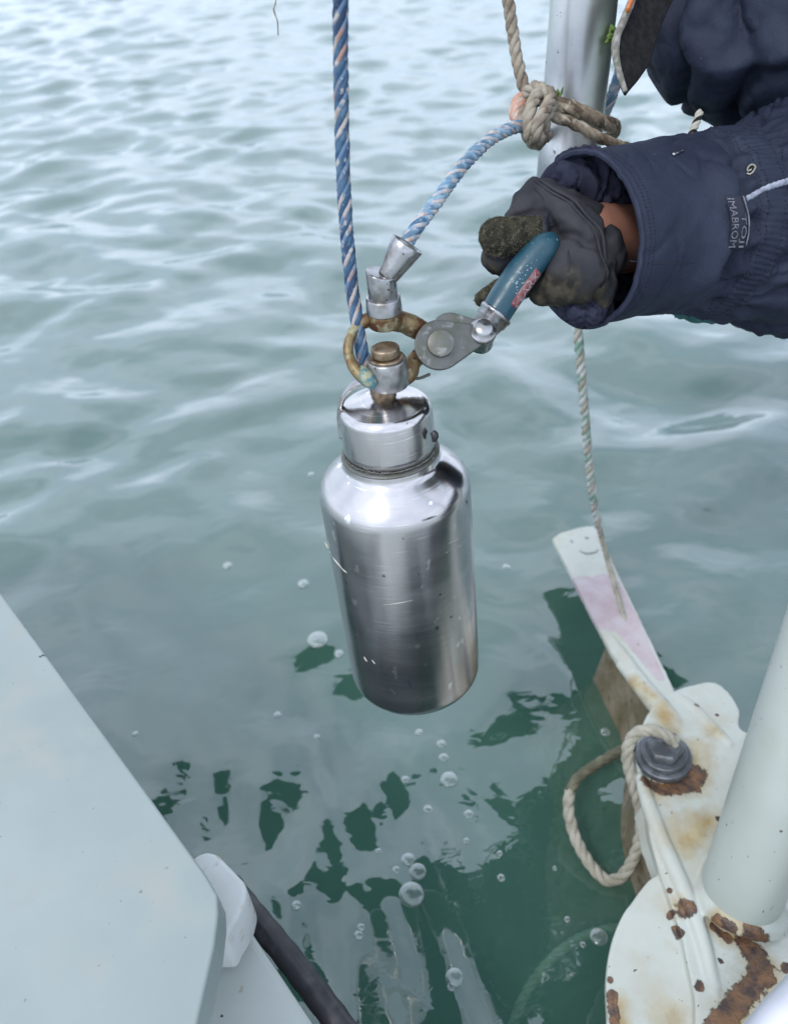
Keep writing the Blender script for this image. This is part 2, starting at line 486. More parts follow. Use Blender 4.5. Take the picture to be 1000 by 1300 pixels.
M_scuff = mat('grey_scuff', (0.24, 0.26, 0.25, 1), 0.8, 0)
M_growth = mat('brown_growth', (0.12, 0.10, 0.055, 1), 0.7, 0, bump=[(200, 0.002, 0.7)], var=(30, (0.20, 0.165, 0.12, 1), 0.42, 0.62), spots=[(55, (0.08, 0.065, 0.03, 1), 0.55, 0.68)])
M_tube = mat('painted_tube', (0.41, 0.45, 0.42, 1), 0.35, 0, bump=[(60, 0.0008, 0.12)], var=(9, (0.36, 0.40, 0.365, 1), 0.35, 0.65), spots=[(10, (0.38, 0.36, 0.28, 1), 0.60, 0.8), (130, (0.10, 0.08, 0.06, 1), 0.715, 0.725), (50, (0.28, 0.24, 0.18, 1), 0.70, 0.76)], rvar=(20, 0.28, 0.5))
M_rail = mat('pale_polished_rail', (0.6, 0.6, 0.66, 1), 0.35, 0.35, var=(30, (0.5, 0.5, 0.55, 1), 0.4, 0.7))
M_rubber = mat('black_rubber', (0.018, 0.018, 0.022, 1), 0.42, 0, bump=[(90, 0.001, 0.4)], var=(60, (0.05, 0.05, 0.055, 1), 0.52, 0.7), spots=[(70, (0.28, 0.27, 0.28, 1), 0.70, 0.76, 0.7)])
M_bolt = mat('dark_galvanised_bolt', (0.12, 0.13, 0.145, 1), 0.4, 0.55, bump=[(200, 0.001, 0.5)], var=(80, (0.20, 0.215, 0.235, 1), 0.45, 0.65), spots=[(60, (0.22, 0.13, 0.09, 1), 0.66, 0.72, 0.8)])
M_blocker = mat('dark_green_blocker', (0.012, 0.022, 0.016, 1), 0.9, 0, var=(6, (0.02, 0.03, 0.024, 1), 0.4, 0.7))  # for the added overhead sheet that darkens the water's reflection
M_hull = mat('dark_hull_paint', (0.07, 0.085, 0.09, 1), 0.4, 0, var=(5, (0.10, 0.115, 0.12, 1), 0.4, 0.7))
M_deck = mat('grey_deck_paint', (0.22, 0.24, 0.24, 1), 0.6, 0, bump=[(300, 0.001, 0.5)], var=(4, (0.17, 0.19, 0.19, 1), 0.4, 0.7))
M_trouser = mat('dark_waterproof_trousers', (0.018, 0.02, 0.022, 1), 0.5, 0, bump=[(60, 0.002, 0.4)])
M_beanie = mat('dark_knit', (0.02, 0.022, 0.03, 1), 0.95, 0, bump=[(300, 0.002, 0.8)])

def add_mud(m, attr, c1, c2):
    n = m.node_tree.nodes
    l = m.node_tree.links.new
    bs = n['Principled BSDF']
    at = n.new('ShaderNodeAttribute')
    at.attribute_name = attr
    t = n.new('ShaderNodeTexNoise')
    t.inputs['Scale'].default_value = 110
    t.inputs['Detail'].default_value = 6
    tcn = n.new('ShaderNodeTexCoord')
    l(tcn.outputs['Object'], t.inputs['Vector'])
    ma = n.new('ShaderNodeMath')
    ma.operation = 'MULTIPLY_ADD'
    l(t.outputs['Fac'], ma.inputs[0])
    ma.inputs[1].default_value = 1.2
    l(at.outputs['Fac'], ma.inputs[2])
    mr = n.new('ShaderNodeMapRange')
    mr.inputs['From Min'].default_value = 0.75
    mr.inputs['From Max'].default_value = 1.5
    l(ma.outputs[0], mr.inputs['Value'])
    rp = n.new('ShaderNodeValToRGB')
    rp.color_ramp.elements[0].position = 0.42
    rp.color_ramp.elements[0].color = c1
    rp.color_ramp.elements[1].position = 0.68
    rp.color_ramp.elements[1].color = c2
    l(t.outputs['Fac'], rp.inputs['Fac'])
    mx_ = n.new('ShaderNodeMix')
    mx_.data_type = 'RGBA'
    l(mr.outputs[0], mx_.inputs[0])
    l(bs.inputs['Base Color'].links[0].from_socket, mx_.inputs[6])
    l(rp.outputs[0], mx_.inputs[7])
    l(mx_.outputs[2], bs.inputs['Base Color'])
add_mud(M_glove, 'mud', (0.018, 0.016, 0.013, 1), (0.075, 0.064, 0.042, 1))

# water ---------------------------------------------------------------
def water_material():
    m = bpy.data.materials.new('green_harbour_water')
    m.use_nodes = True
    n = m.node_tree.nodes
    l = m.node_tree.links.new
    n.clear()
    o = n.new('ShaderNodeOutputMaterial')
    tcn = n.new('ShaderNodeTexCoord')
    bumps = None
    for sc, dist, st, stretch in ((11, 0.006, 0.26, (1, 1.5, 1)), (38, 0.0014, 0.22, (1, 1.4, 1))):
        mpn = n.new('ShaderNodeMapping')
        mpn.inputs['Scale'].default_value = stretch
        l(tcn.outputs['Object'], mpn.inputs['Vector'])
        t = n.new('ShaderNodeTexNoise')
        t.inputs['Scale'].default_value = sc
        t.inputs['Detail'].default_value = 2
        t.inputs['Distortion'].default_value = 0.6
        l(mpn.outputs[0], t.inputs['Vector'])
        b = n.new('ShaderNodeBump')
        b.inputs['Distance'].default_value = dist
        b.inputs['Strength'].default_value = st
        l(t.outputs['Fac'], b.inputs['Height'])
        if bumps:
            l(bumps, b.inputs['Normal'])
        bumps = b.outputs[0]
    lw = n.new('ShaderNodeLayerWeight')
    lw.inputs['Blend'].default_value = 0.5
    l(bumps, lw.inputs['Normal'])
    rp = n.new('ShaderNodeValToRGB')
    e = rp.color_ramp.elements
    e[0].position, e[0].color = 0.0, G(0.085)
    e[1].position, e[1].color = 1.0, G(0.78)
    for p_, v_ in ((0.12, 0.10), (0.40, 0.165), (0.62, 0.31), (0.80, 0.53)):
        x = e.new(p_)
        x.color = G(v_)
    l(lw.outputs['Facing'], rp.inputs['Fac'])
    df = n.new('ShaderNodeBsdfDiffuse')
    nz_ = n.new('ShaderNodeTexNoise')
    nz_.inputs['Scale'].default_value = 3
    l(tcn.outputs['Object'], nz_.inputs['Vector'])
    mc = n.new('ShaderNodeMix')
    mc.data_type = 'RGBA'
    mc.inputs[6].default_value = (0.058, 0.138, 0.092, 1)
    mc.inputs[7].default_value = (0.072, 0.174, 0.148, 1)
    l(nz_.outputs['Fac'], mc.inputs[0])
    l(mc.outputs[2], df.inputs['Color'])
    tr = n.new('ShaderNodeBsdfTransparent')
    tr.inputs['Color'].default_value = (0.72, 0.9, 0.82, 1)
    m1 = n.new('ShaderNodeMixShader')
    m1.inputs[0].default_value = 0.46
    l(df.outputs[0], m1.inputs[1])
    l(tr.outputs[0], m1.inputs[2])
    gl = n.new('ShaderNodeBsdfGlossy')
    gl.inputs['Roughness'].default_value = 0.03
    gl.inputs['Color'].default_value = (0.96, 0.98, 1, 1)
    l(bumps, gl.inputs['Normal'])
    m2 = n.new('ShaderNodeMixShader')
    l(rp.outputs[0], m2.inputs[0])
    l(m1.outputs[0], m2.inputs[1])
    l(gl.outputs[0], m2.inputs[2])
    l(m2.outputs[0], o.inputs['Surface'])
    return m
M_water = water_material()

def bubble_material():
    m = bpy.data.materials.new('bubble_film')
    m.use_nodes = True
    n = m.node_tree.nodes
    l = m.node_tree.links.new
    n.clear()
    o = n.new('ShaderNodeOutputMaterial')
    lw = n.new('ShaderNodeLayerWeight')
    lw.inputs['Blend'].default_value = 0.35
    tr = n.new('ShaderNodeBsdfTransparent')
    tr.inputs['Color'].default_value = (0.92, 0.96, 0.95, 1)
    gl = n.new('ShaderNodeBsdfGlossy')
    gl.inputs['Roughness'].default_value = 0.12
    df = n.new('ShaderNodeBsdfDiffuse')
    df.inputs['Color'].default_value = (0.62, 0.68, 0.66, 1)
    a = n.new('ShaderNodeMixShader')
    a.inputs[0].default_value = 0.5
    l(gl.outputs[0], a.inputs[1])
    l(df.outputs[0], a.inputs[2])
    r = n.new('ShaderNodeMapRange')
    r.inputs['From Min'].default_value = 0.05
    r.inputs['From Max'].default_value = 0.8
    r.inputs['To Min'].default_value = 0.2
    r.inputs['To Max'].default_value = 0.95
    l(lw.outputs['Facing'], r.inputs['Value'])
    b = n.new('ShaderNodeMixShader')
    l(r.outputs[0], b.inputs[0])
    l(tr.outputs[0], b.inputs[1])
    l(a.outputs[0], b.inputs[2])
    l(b.outputs[0], o.inputs['Surface'])
    return m
M_bubble = bubble_material()

# ------------------------------------------------------------------ water surface
wr = np.random.default_rng(21)
NW = 120
lam = np.exp(wr.uniform(math.log(0.055), math.log(1.1), NW))
ang = math.radians(99) + wr.normal(0, 0.75, NW)
kx, ky = np.cos(ang) * 2 * math.pi / lam, np.sin(ang) * 2 * math.pi / lam
ph = wr.uniform(0, 2 * math.pi, NW)
slope = 0.031 * np.exp(-((np.log(lam) - math.log(0.27)) / 0.70) ** 2) + 0.004
amp = slope * lam / (2 * math.pi)
RC = W(560, 985, 0)[:2]

RC2 = W(500, 1090, 0)[:2]
RIP = [(wr.uniform(0, math.pi), l_, 0.0075 * l_, wr.uniform(0, 6)) for l_ in (0.05, 0.065, 0.08, 0.10, 0.13, 0.17, 0.22)]

def wave(x, y, cell=0.0):
    x, y = np.asarray(x, float), np.asarray(y, float)
    wx = x + 0.05 * np.sin(2.3 * y + 1.0) + 0.02 * np.sin(7.1 * x + 3.3 * y)
    wy = y + 0.05 * np.sin(2.9 * x + 0.4) + 0.02 * np.sin(6.3 * y - 4.1 * x + 2)
    z = np.zeros_like(wx)
    calm = 0.36 + 0.64 * np.clip((np.hypot(x, y) - 0.45) / 1.0, 0, 1)      # sheltered beside the hull
    for i in range(NW):
        att = np.clip((lam[i] / np.maximum(cell, 1e-6) - 3) / 4, 0, 1) if np.ndim(cell) else 1.0
        s = np.sin(kx[i] * wx + ky[i] * wy + ph[i])
        z += amp[i] * att * (s + 0.22 * (s * s - 0.5) * 2)
    z *= calm
    r = np.hypot(x - RC[0], y - RC[1])
    th = np.arctan2(y - RC[1], x - RC[0])
    rr_ = r + 0.03 * np.sin(2 * th + 1) + 0.012 * np.sin(5 * th)
    z += 0.0022 * np.exp(-((rr_ - 0.245) / 0.022) ** 2) * (0.5 + 0.5 * np.cos(th - 0.7))
    zone = np.exp(-(np.hypot(x - RC2[0], y - RC2[1]) / 0.28) ** 2)
    for a_, l_, m_, p_ in RIP:
        z += zone * m_ * np.sin((np.cos(a_) * wx + np.sin(a_) * wy) * 2 * math.pi / l_ + p_ + 1.6 * np.sin(9 * wx + 7 * wy + p_))
    return z

def build_water():
    r = [0.05]
    while r[-1] < 12:
        r.append(r[-1] * 1.0052 + 0.0002)
    while r[-1] < 1500:
        r.append(r[-1] * 1.05)
    r = np.array(r)
    a1 = np.radians(np.linspace(28, 122, 520))       # the side the camera looks to
    a2 = np.radians(np.linspace(122, 388, 140)[1:-1])
    a = np.concatenate([a1, a2])
    Rg, Ag = np.meshgrid(r, a, indexing='ij')
    X, Y = Rg * np.cos(Ag), Rg * np.sin(Ag)
    cell = np.broadcast_to(np.maximum(np.gradient(r)[:, None], Rg * 0.0034), X.shape)
    Z = wave(X, Y, cell)
    na, nb = X.shape
    v = np.stack([X, Y, Z], -1).reshape(-1, 3)
    i, j = np.meshgrid(np.arange(na - 1), np.arange(nb), indexing='ij')
    j2 = (j + 1) % nb
    q = np.stack([i * nb + j, (i + 1) * nb + j, (i + 1) * nb + j2, i * nb + j2], -1).reshape(-1, 4)
    me = bpy.data.meshes.new('water')
    me.vertices.add(len(v))
    me.vertices.foreach_set('co', v.ravel())
    me.loops.add(len(q) * 4)
    me.loops.foreach_set('vertex_index', q.ravel().astype(np.int32))
    me.polygons.add(len(q))
    me.polygons.foreach_set('loop_start', np.arange(0, len(q) * 4, 4, dtype=np.int32))
    me.polygons.foreach_set('loop_total', np.full(len(q), 4, dtype=np.int32))
    me.polygons.foreach_set('use_smooth', np.ones(len(q), dtype=bool))
    me.update()
    me.validate()
    me.materials.append(M_water)
    o = bpy.data.objects.new('water', me)
    COL.objects.link(o)
    tag(o, kind='structure')
build_water()

M_bed = mat('murky_depth', (0.012, 0.040, 0.028, 1), 1.0, 0, var=(1.5, (0.016, 0.05, 0.036, 1), 0.4, 0.6))
mb = MB()
mb.add([(-1500, -1500, -1.6), (1500, -1500, -1.6), (1500, 1500, -1.6), (-1500, 1500, -1.6)], [(0, 1, 2, 3)])
tag(mb.build('seabed', M_bed, smooth=False), kind='structure')

# ------------------------------------------------------------------ boat
boat = empty('boat', 'pale grey painted boat edge with side panel and black rubber rail at lower left', 'boat')

def prism(mb, top, thick, down=(0, 0, -1), m=0):
    "extrude an outline of world points by thick along down"
    top = np.asarray(top, float)
    n = len(top)
    bot = top + np.asarray(down, float) * thick
    f = [tuple(range(n)), tuple(range(n, 2 * n))[::-1]] + [(i, i + n, (i + 1) % n + n, (i + 1) % n) for i in range(n)]
    mb.add(np.vstack([top, bot]), f, m)
    return mb

# hull outline at gunwale height (x, y); the camera stands over the deck behind it
g0, g1 = W(304, 1160, 0.24), W(398, 1300, 0.24)
gd = unit(g1 - g0)
edge = [W(-300, 780, 0.24), W(-60, 850, 0.24), W(90, 930, 0.24), W(225, 1075, 0.24), g0, g1, g1 + gd * 0.06, np.array([0.10, 0.0, 0.24]), np.array([0.42, 0.02, 0.24]), np.array([0.70, 0.16, 0.24]),
        np.array([1.1, 0.36, 0.24]), np.array([1.7, 0.55, 0.24]), np.array([2.4, 0.7, 0.24])]
back = [np.array([2.6, -2.4, 0.24]), np.array([-2.4, -2.4, 0.24])]
outl = [np.array([p[0], p[1], 0.24]) for p in edge + back]
mb = MB()
prism(mb, outl[::-1], 0.035)
mb.build('gunwale', M_white, boat, smooth=False, bevel=0.006)
c0 = np.mean(outl, 0)
lo = [c0 + (p - c0) * np.array([0.985, 0.985, 1]) for p in outl]
mb = MB()
n = len(lo)
v = [p + np.array([0, 0, -0.035]) for p in lo] + [c0 + (p - c0) * np.array([0.93, 0.93, 1]) + np.array([0, 0, -0.62]) for p in outl]
f = [(i, (i + 1) % n, (i + 1) % n + n, i + n) for i in range(n)]
mb.add(v, f)
mb.build('hull', M_hull, boat, smooth=False)
# big pale panel nearest the camera
z = 0.36
pan = [W(-150, 546, z), W(0, 752, z), W(140, 944, z), W(262, 1112, z), W(276, 1136, z), W(277, 1160, z), W(272, 1200, z), W(243, 1330, z), W(225, 1420, z), W(-700, 1500, z), W(-700, 700, z)]
mb = MB()
prism(mb, pan, 0.03)
mb.build('side_panel', M_gel, boat, smooth=False, bevel=0.002)
mb = MB()
ctr = np.mean(pan, 0)
prism(mb, [ctr + (p - ctr) * 0.72 + np.array([-0.08, -0.03, -0.03]) for p in pan], 0.10)
mb.build('panel_support', M_gel, boat, smooth=False, bevel=0.01)
# bracket
z = 0.30
br = [W(238, 1098, z), W(247, 1086, z), W(262, 1080, z), W(276, 1084, z), W(309, 1118, z), W(314, 1130, z), W(309, 1150, z), W(300, 1168, z), W(292, 1180, z), W(286, 1195, z), W(180, 1195, z), W(190, 1090, z)]
mb = MB()
prism(mb, br, 0.05)
mb.build('bracket', M_bright, boat, smooth=True, bevel=0.006)
# rubber rail along the edge
c = catmull([W(292, 1124, 0.222), W(312, 1150, 0.222), W(374, 1226, 0.222), W(446, 1322, 0.222), W(500, 1400, 0.222)], 70)
mb = MB()
sweep(mb, c, 0.0100 + 0.0003 * np.sin(np.arange(70)), 24)
mb.build('rubber_rail', M_rubber, boat)

# ------------------------------------------------------------------ pole
davit = empty('mooring_pole', 'mottled galvanised metal pole with rope knotted round it', 'pole')
pts = [P(741, 0, 0.66), P(744, -140, 0.60)]
ax = unit(P(741, 0, 0.66) - P(728, 150, 0.715))
b0 = P(716, 262, 0.735)
pth = catmull([b0, P(728, 130, 0.70), P(741, 0, 0.655), P(741, 0, 0.655) + ax * 0.35, P(741, 0, 0.655) + ax * 0.75 + np.array([0.06, -0.02, 0]), np.array([0.36, 0.72, 2.1]), np.array([0.6, 0.5, 2.3]), np.array([1.15, 0.1, 2.25]), np.array([1.45, -0.1, 1.6]), np.array([1.5, -0.1, 0.24])], 90)
rr = np.interp(np.arange(90), [0, 10, 22, 89], [0.0275, 0.0285, 0.033, 0.034])
mb = MB()
sweep(mb, pth, rr, 40)
tube_o = mb.build('tube', M_galv, davit)
mb = MB()
for (x, y, s) in [(780, 42, 1), (778, 52, .9), (782, 60, .8), (776, 47, .6), (706, 118, .5), (709, 122, .45), (775, 6, .7)]:
    for k in range(5):
        p = P(x + random.uniform(-3, 3), y + random.uniform(-4, 4), 0.628 + (0.02 if x > 720 else 0.035))
        lathe(mb, p, p + rng.normal(size=3) * 0.01, [(0, 0.0004), (0.0015, 0.0022 * s), (0.004, 0.0018 * s), (0.006, 0.0003)], 7)
tag(mb.build('weed', M_algae, davit), kind='stuff')

def smooth_outline(pts, per=10):
    p = np.array(pts, float)
    p = np.vstack([p, p[:1]])
    out_ = []
    for a, b, c_, d_ in zip(np.roll(p[:-1], 1, 0), p[:-1], p[1:], np.roll(p[:-1], -2, 0)):
        for t in np.linspace(0, 1, per, endpoint=False):
            out_.append(0.5 * (2 * b + (c_ - a) * t + (2 * a - 5 * b + 4 * c_ - d_) * t * t + (3 * b - a - 3 * c_ + d_) * t ** 3))
    return out_

# unseen dark sheet on an arm, added so its mirror image darkens the water
ZC = 1.5
def overhead(x, y):
    p = W(x, y, -ZC)
    return np.array([p[0], p[1], ZC])
reflection_blocker = empty('reflection_blocker', 'unseen dark green sheet added overhead to darken the reflection in the water', 'reflection_blocker')
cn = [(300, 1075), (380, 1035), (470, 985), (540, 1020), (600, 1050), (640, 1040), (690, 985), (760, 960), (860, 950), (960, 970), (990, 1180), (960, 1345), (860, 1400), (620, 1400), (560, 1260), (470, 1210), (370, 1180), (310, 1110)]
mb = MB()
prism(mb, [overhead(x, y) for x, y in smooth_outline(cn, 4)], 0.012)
mb.build('blocker_sheet', M_blocker, reflection_blocker, smooth=False)
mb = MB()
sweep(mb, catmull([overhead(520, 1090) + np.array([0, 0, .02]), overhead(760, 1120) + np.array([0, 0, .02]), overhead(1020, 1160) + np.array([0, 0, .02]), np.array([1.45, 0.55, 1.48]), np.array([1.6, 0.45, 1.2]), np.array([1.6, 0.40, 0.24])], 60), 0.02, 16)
mb.build('blocker_arm', M_galv, reflection_blocker)  # invented support for the added sheet

# ------------------------------------------------------------------ ropes
def rope(mb, c, R, strands=3, pitch=6.0, mats=(0,), fat=0.56, step=0.42, seg=7, jitter=0.04, thin=None):
    "twisted strands round the path c"
    c = np.asarray(c, float)
    Ln = np.linalg.norm(np.diff(c, axis=0), axis=1).sum()
    n = max(8, int(Ln / (R * step)))
    c = catmull(c, n)
    t, nn, bb = frames(c)
    s = np.linspace(0, Ln, n)
    rs = np.broadcast_to(R, (n,)) if np.ndim(R) else np.full(n, R)
    for k in range(strands):
        a = 2 * math.pi * (k / strands) + s / (pitch * R) * 2 * math.pi + 0.15 * np.sin(s * 90 + k)
        fk = fat if thin is None else thin[k % len(thin)]
        off = rs * (1 - fk) * (1 + jitter * np.sin(s * 140 + 2 * k))
        cc = c + off[:, None] * (np.cos(a)[:, None] * nn + np.sin(a)[:, None] * bb)
        sweep(mb, cc, rs * fk * (1 + 0.05 * np.sin(s * 500 + k)), seg, True, mats[k % len(mats)])
    return mb

def fibres(mb, c, R, count, length=0.008, m=0, thick=0.00012):
    c = np.asarray(c, float)
    for _ in range(count):
        i = rng.integers(0, len(c) - 1)
        p = c[i] + (c[i + 1] - c[i]) * rng.random()
        d = unit(rng.normal(size=3))
        a = p + d * R * 0.8
        b = p + d * (R + length * rng.uniform(0.3, 1)) + rng.normal(size=3) * length * 0.3
        s = unit(np.cross(d, (0.2, 0.5, 0.8))) * thick
        e = unit(np.cross(d, s)) * thick
        mb.add([a - s, a + s, b, a + e, a - e], [(0, 1, 2), (3, 4, 2)], m)

BR = (0, 1, 0, 1, 0, 1)
TH6 = (0.48, 0.34)
# main blue rope going up
c, _ = PT([(431, -160, 0.400), (432, 0, 0.445), (433, 120, 0.473), (437, 250, 0.500), (445, 350, 0.520), (452, 400, 0.528), (459, 445, 0.534), (464, 472, 0.533)], 60)
mb = MB()
rope(mb, c, 0.0047, 6, 8.0, BR, thin=TH6, step=0.5)
fibres(mb, c, 0.0047, 420, 0.003, 1, 0.0001)
tag(mb.build('rope', [M_blue, M_fleck]), 'taut dark blue rope flecked with beige rising straight up left of the metal bottle', 'rope')
# faded blue rope: ferrule -> knot -> behind the pole -> up to the jacket
c, _ = PT([(508, 322, 0.530), (524, 296, 0.535), (552, 258, 0.548), (585, 213, 0.57), (620, 178, 0.595), (648, 163, 0.612), (668, 160, 0.625), (690, 168, 0.69), (712, 195, 0.745), (728, 205, 0.765), (748, 180, 0.755), (765, 150, 0.735), (782, 105, 0.715), (795, 60, 0.71), (812, 10, 0.72), (820, -60, 0.72)], 120)
mb = MB()
rope(mb, c, 0.0052, 6, 7.5, BR, thin=TH6, step=0.5)
fibres(mb, c, 0.0052, 380, 0.004, 1, 0.0001)
tag(mb.build('rope', [M_blue2, M_fleck2]), 'faded light blue rope running from the steel cone up to the knot on the pole', 'rope')
# tan rope with its knot
mb = MB()
c, _ = PT([(636, -60, 0.60), (645, 0, 0.615), (652, 50, 0.63), (662, 100, 0.64), (672, 122, 0.645), (690, 128, 0.64)], 50)
rope(mb, c, 0.0052, 3, 5.0, (0, 0, 0))
kn = [[(700, 118, 0.632), (686, 116, 0.615), (676, 130, 0.608), (671, 150, 0.606), (672, 172, 0.612), (682, 184, 0.63)],
      [(694, 116, 0.63), (699, 124, 0.612), (690, 142, 0.603), (682, 160, 0.603), (684, 176, 0.612), (694, 172, 0.63)],
      [(668, 118, 0.628), (680, 110, 0.618), (694, 118, 0.612), (700, 134, 0.615), (692, 152, 0.613), (690, 168, 0.618)],
      [(664, 128, 0.64), (662, 146, 0.63), (668, 164, 0.62), (672, 178, 0.622), (686, 183, 0.63)]]
for k_ in kn:
    c, _ = PT(k_, 24)
    rope(mb, c, 0.0052, 3, 5.0, (0, 0, 0))
for k_ in ([(690, 128, 0.62), (704, 134, 0.628), (725, 140, 0.633), (750, 150, 0.645), (772, 160, 0.665), (779, 168, 0.70)],
           [(688, 140, 0.612), (704, 148, 0.622), (730, 158, 0.630), (760, 174, 0.642), (785, 184, 0.655), (800, 188, 0.69)],
           [(692, 134, 0.625), (712, 130, 0.632), (740, 140, 0.642), (766, 152, 0.66), (781, 158, 0.69), (776, 172, 0.73), (740, 176, 0.765), (690, 160, 0.755), (668, 146, 0.68), (676, 134, 0.63)]):
    c, _ = PT(k_, 44)
    rope(mb, c, 0.0046, 3, 9.0, (1, 1, 1), fat=0.6)
    fibres(mb, c, 0.0046, 110, 0.008, 1)
c, _ = PT([(672, 122, 0.645), (660, 126, 0.642), (654, 138, 0.638), (656, 150, 0.638), (668, 152, 0.636), (674, 138, 0.64), (664, 132, 0.636), (656, 144, 0.632), (664, 156, 0.63), (674, 150, 0.628)], 60)
rope(mb, c, 0.0055, 3, 5.0, (2, 2, 2))
fibres(mb, c, 0.0055, 60, 0.007, 2)
tag(mb.build('rope', [M_tan, M_tan2, M_pink]), 'old tan rope knotted round the metal pole with a salmon coloured coil', 'rope')
# thin pale rope to the fitting
c, _ = PT([(724, 330, 0.82), (729, 380, 0.84), (734, 430, 0.865), (740, 500, 0.905), (746, 570, 0.955), (754, 640, 1.01), (768, 700, 1.055), (785, 760, 1.045), (795, 800, 1.015), (792, 822, 0.998), (778, 826, 0.992)], 90)
mb = MB()
rope(mb, c[:58], 0.0056, 3, 5.5, (1, 1, 0))
rope(mb, c[57:], 0.0040, 3, 5.5, (0, 0, 0))
tag(mb.build('rope', [M_cream, M_greenrope]), 'thin pale rope hanging below the gloved hand to the faded pink blade', 'rope')
# loop on the bolt
c, _ = PT([(858, 944, 0.822), (838, 930, 0.818), (815, 928, 0.822), (800, 940, 0.827), (796, 965, 0.833), (806, 1005, 0.839), (814, 1040, 0.839), (808, 1080, 0.841), (790, 1112, 0.845), (768, 1117, 0.850), (745, 1092, 0.856), (728, 1058, 0.866), (721, 1020, 0.878), (730, 992, 0.889), (752, 974, 0.900), (785, 955, 0.906), (812, 945, 0.894)], 120)
mb = MB()
rope(mb, c[:92], 0.0068, 3, 5.8, (0, 0, 0), step=0.35, fat=0.6)
rope(mb, c[91:], 0.0064, 3, 5.8, (1, 1, 1), step=0.35, fat=0.6)
fibres(mb, c, 0.0067, 80, 0.004, 0)
tag(mb.build('rope', [M_cream, M_sunkd]), 'cream rope looped over the dark bolt and hanging above the green water', 'rope')
# sunken rope
mb = MB()
c = catmull([W(640, 1345, -0.05), W(662, 1272, -0.03), W(696, 1222, -0.018), W(735, 1192, -0.012), W(775, 1180, -0.012), W(830, 1175, -0.03)], 50)
rope(mb, c, 0.0055, 3, 5.0, (0, 0, 0))
tag(mb.build('rope', [M_sunk]), 'pale rope lying under the green water beside the white fitting', 'rope')
# stray thread at the top
c, _ = PT([(346, -40, 0.5), (350, 0, 0.5), (347, 12, 0.5), (352, 26, 0.5), (353, 44, 0.5)], 30)
mb = MB()
sweep(mb, c, 0.00035, 6)
c, _ = PT([(350, 0, 0.5), (348, 10, 0.5), (350, 20, 0.5)], 12)
sweep(mb, c, 0.0003, 6)
tag(mb.build('thread', M_tan2), 'frayed end of a dark thread dangling at the top of the picture', 'thread')

# ------------------------------------------------------------------ bottle
bottle = empty('bottle', 'scratched brushed steel bottle hanging above the green water', 'bottle')
B = P(528, 851, 0.702)
T = P(488, 511, 0.541)
BAX = unit(T - B)
BL = np.linalg.norm(T - B)
bx = unit(np.cross((0, 1, 0), BAX))
by = np.cross(BAX, bx)
BM = Matrix(((bx[0], by[0], BAX[0], B[0]), (bx[1], by[1], BAX[1], B[1]), (bx[2], by[2], BAX[2], B[2]), (0, 0, 0, 1)))
bottle.matrix_world = BM

def lathe_local(prof, seg=96):
    mb = MB()
    lathe(mb, (0, 0, 0), (0, 0, 1), prof, seg)
    return mb
def arc(c_t, c_r, e, a0, a1, k=8):
    return [(c_t + e * math.sin(math.radians(a)), c_r + e * math.cos(math.radians(a))) for a in np.linspace(a0, a1, k)]
RB = 0.0562
sh = BL - 0.072                                    # where the shoulder starts
body = [(0.0, 0.0001), (0.0, 0.03)] + arc(0.012, RB - 0.012, 0.012, -90, 0, 9) + [(sh * 0.25, RB), (sh * 0.5, RB), (sh * 0.75, RB)]
body += arc(sh, RB - 0.020, 0.020, 0, 50, 9)
tl = body[-1]
body += [(tl[0] + 0.0055, tl[1] - 0.0066)]
nk = 0.0342
body += [(tl[0] + 0.0085, nk + 0.0022), (tl[0] + 0.0105, nk + 0.0006), (tl[0] + 0.013, nk), (BL - 0.041, nk), (BL - 0.039, nk - 0.001), (BL - 0.036, nk - 0.003)]
o = lathe_local(body).build('body', M_steel, bottle)
o.modifiers.new('sub', 'SUBSURF').render_levels = 1
wire = [(BL - 0.0415, nk - 0.001)] + arc(BL - 0.0395, nk + 0.0002, 0.0011, -80, 80, 6) + [(BL - 0.0375, nk - 0.001)]
lathe_local(wire).build('seam_ring', M_pewter, bottle)
rc = 0.0330
cap = [(BL - 0.0385, rc - 0.004), (BL - 0.0385, rc), (BL - 0.030, rc), (BL - 0.015, rc - 0.0003)] + arc(BL - 0.0065, rc - 0.0072, 0.0065, 0, 90, 10) + [(BL + 0.0022, 0.020), (BL + 0.0042, 0.013), (BL + 0.0052, 0.006), (BL + 0.0054, 0.0001)]
lathe_local(cap).build('cap', M_steel, bottle)
# dents in the cap top and beaded weld along the seam
mb = MB()
for a in np.linspace(0, 2 * math.pi, 110, endpoint=False):
    r_ = rc + 0.0002
    p = np.array([r_ * math.cos(a), r_ * math.sin(a), BL - 0.0365 + 0.0006 * random.random()])
    s = random.uniform(0.0004, 0.0009)
    capsule(mb, p, p + np.array([-math.sin(a), math.cos(a), 0.2]) * 0.0008, s, s, 6, 3)
mb.build('weld_bead', M_pewter, bottle)
for (x, y) in ((462, 514), (517, 516)):
    q = np.linalg.inv(np.array(BM)) @ np.append(W(0, 0, 0), 1)
    # the point of the cap top under that pixel
    d_ = F + (x - 500) / 1000 * RT - (y - 650) / 1000 * UP
    t_ = ((T - CAM) @ BAX) / (d_ @ BAX)
    wp = np.linalg.inv(np.array(BM)) @ np.append(CAM + d_ * t_, 1)
    mb = MB()
    lathe(mb, wp[:3] + np.array([0, 0, -0.0006]), wp[:3] + np.array([0, 0, 1]), [(0, 0.0001), (0.0009, 0.0007), (0.0011, 0.0011), (0.0006, 0.0014)], 14)
    mb.build('stud', M_pewter, bottle)
INV = np.linalg.inv(np.array(BM))
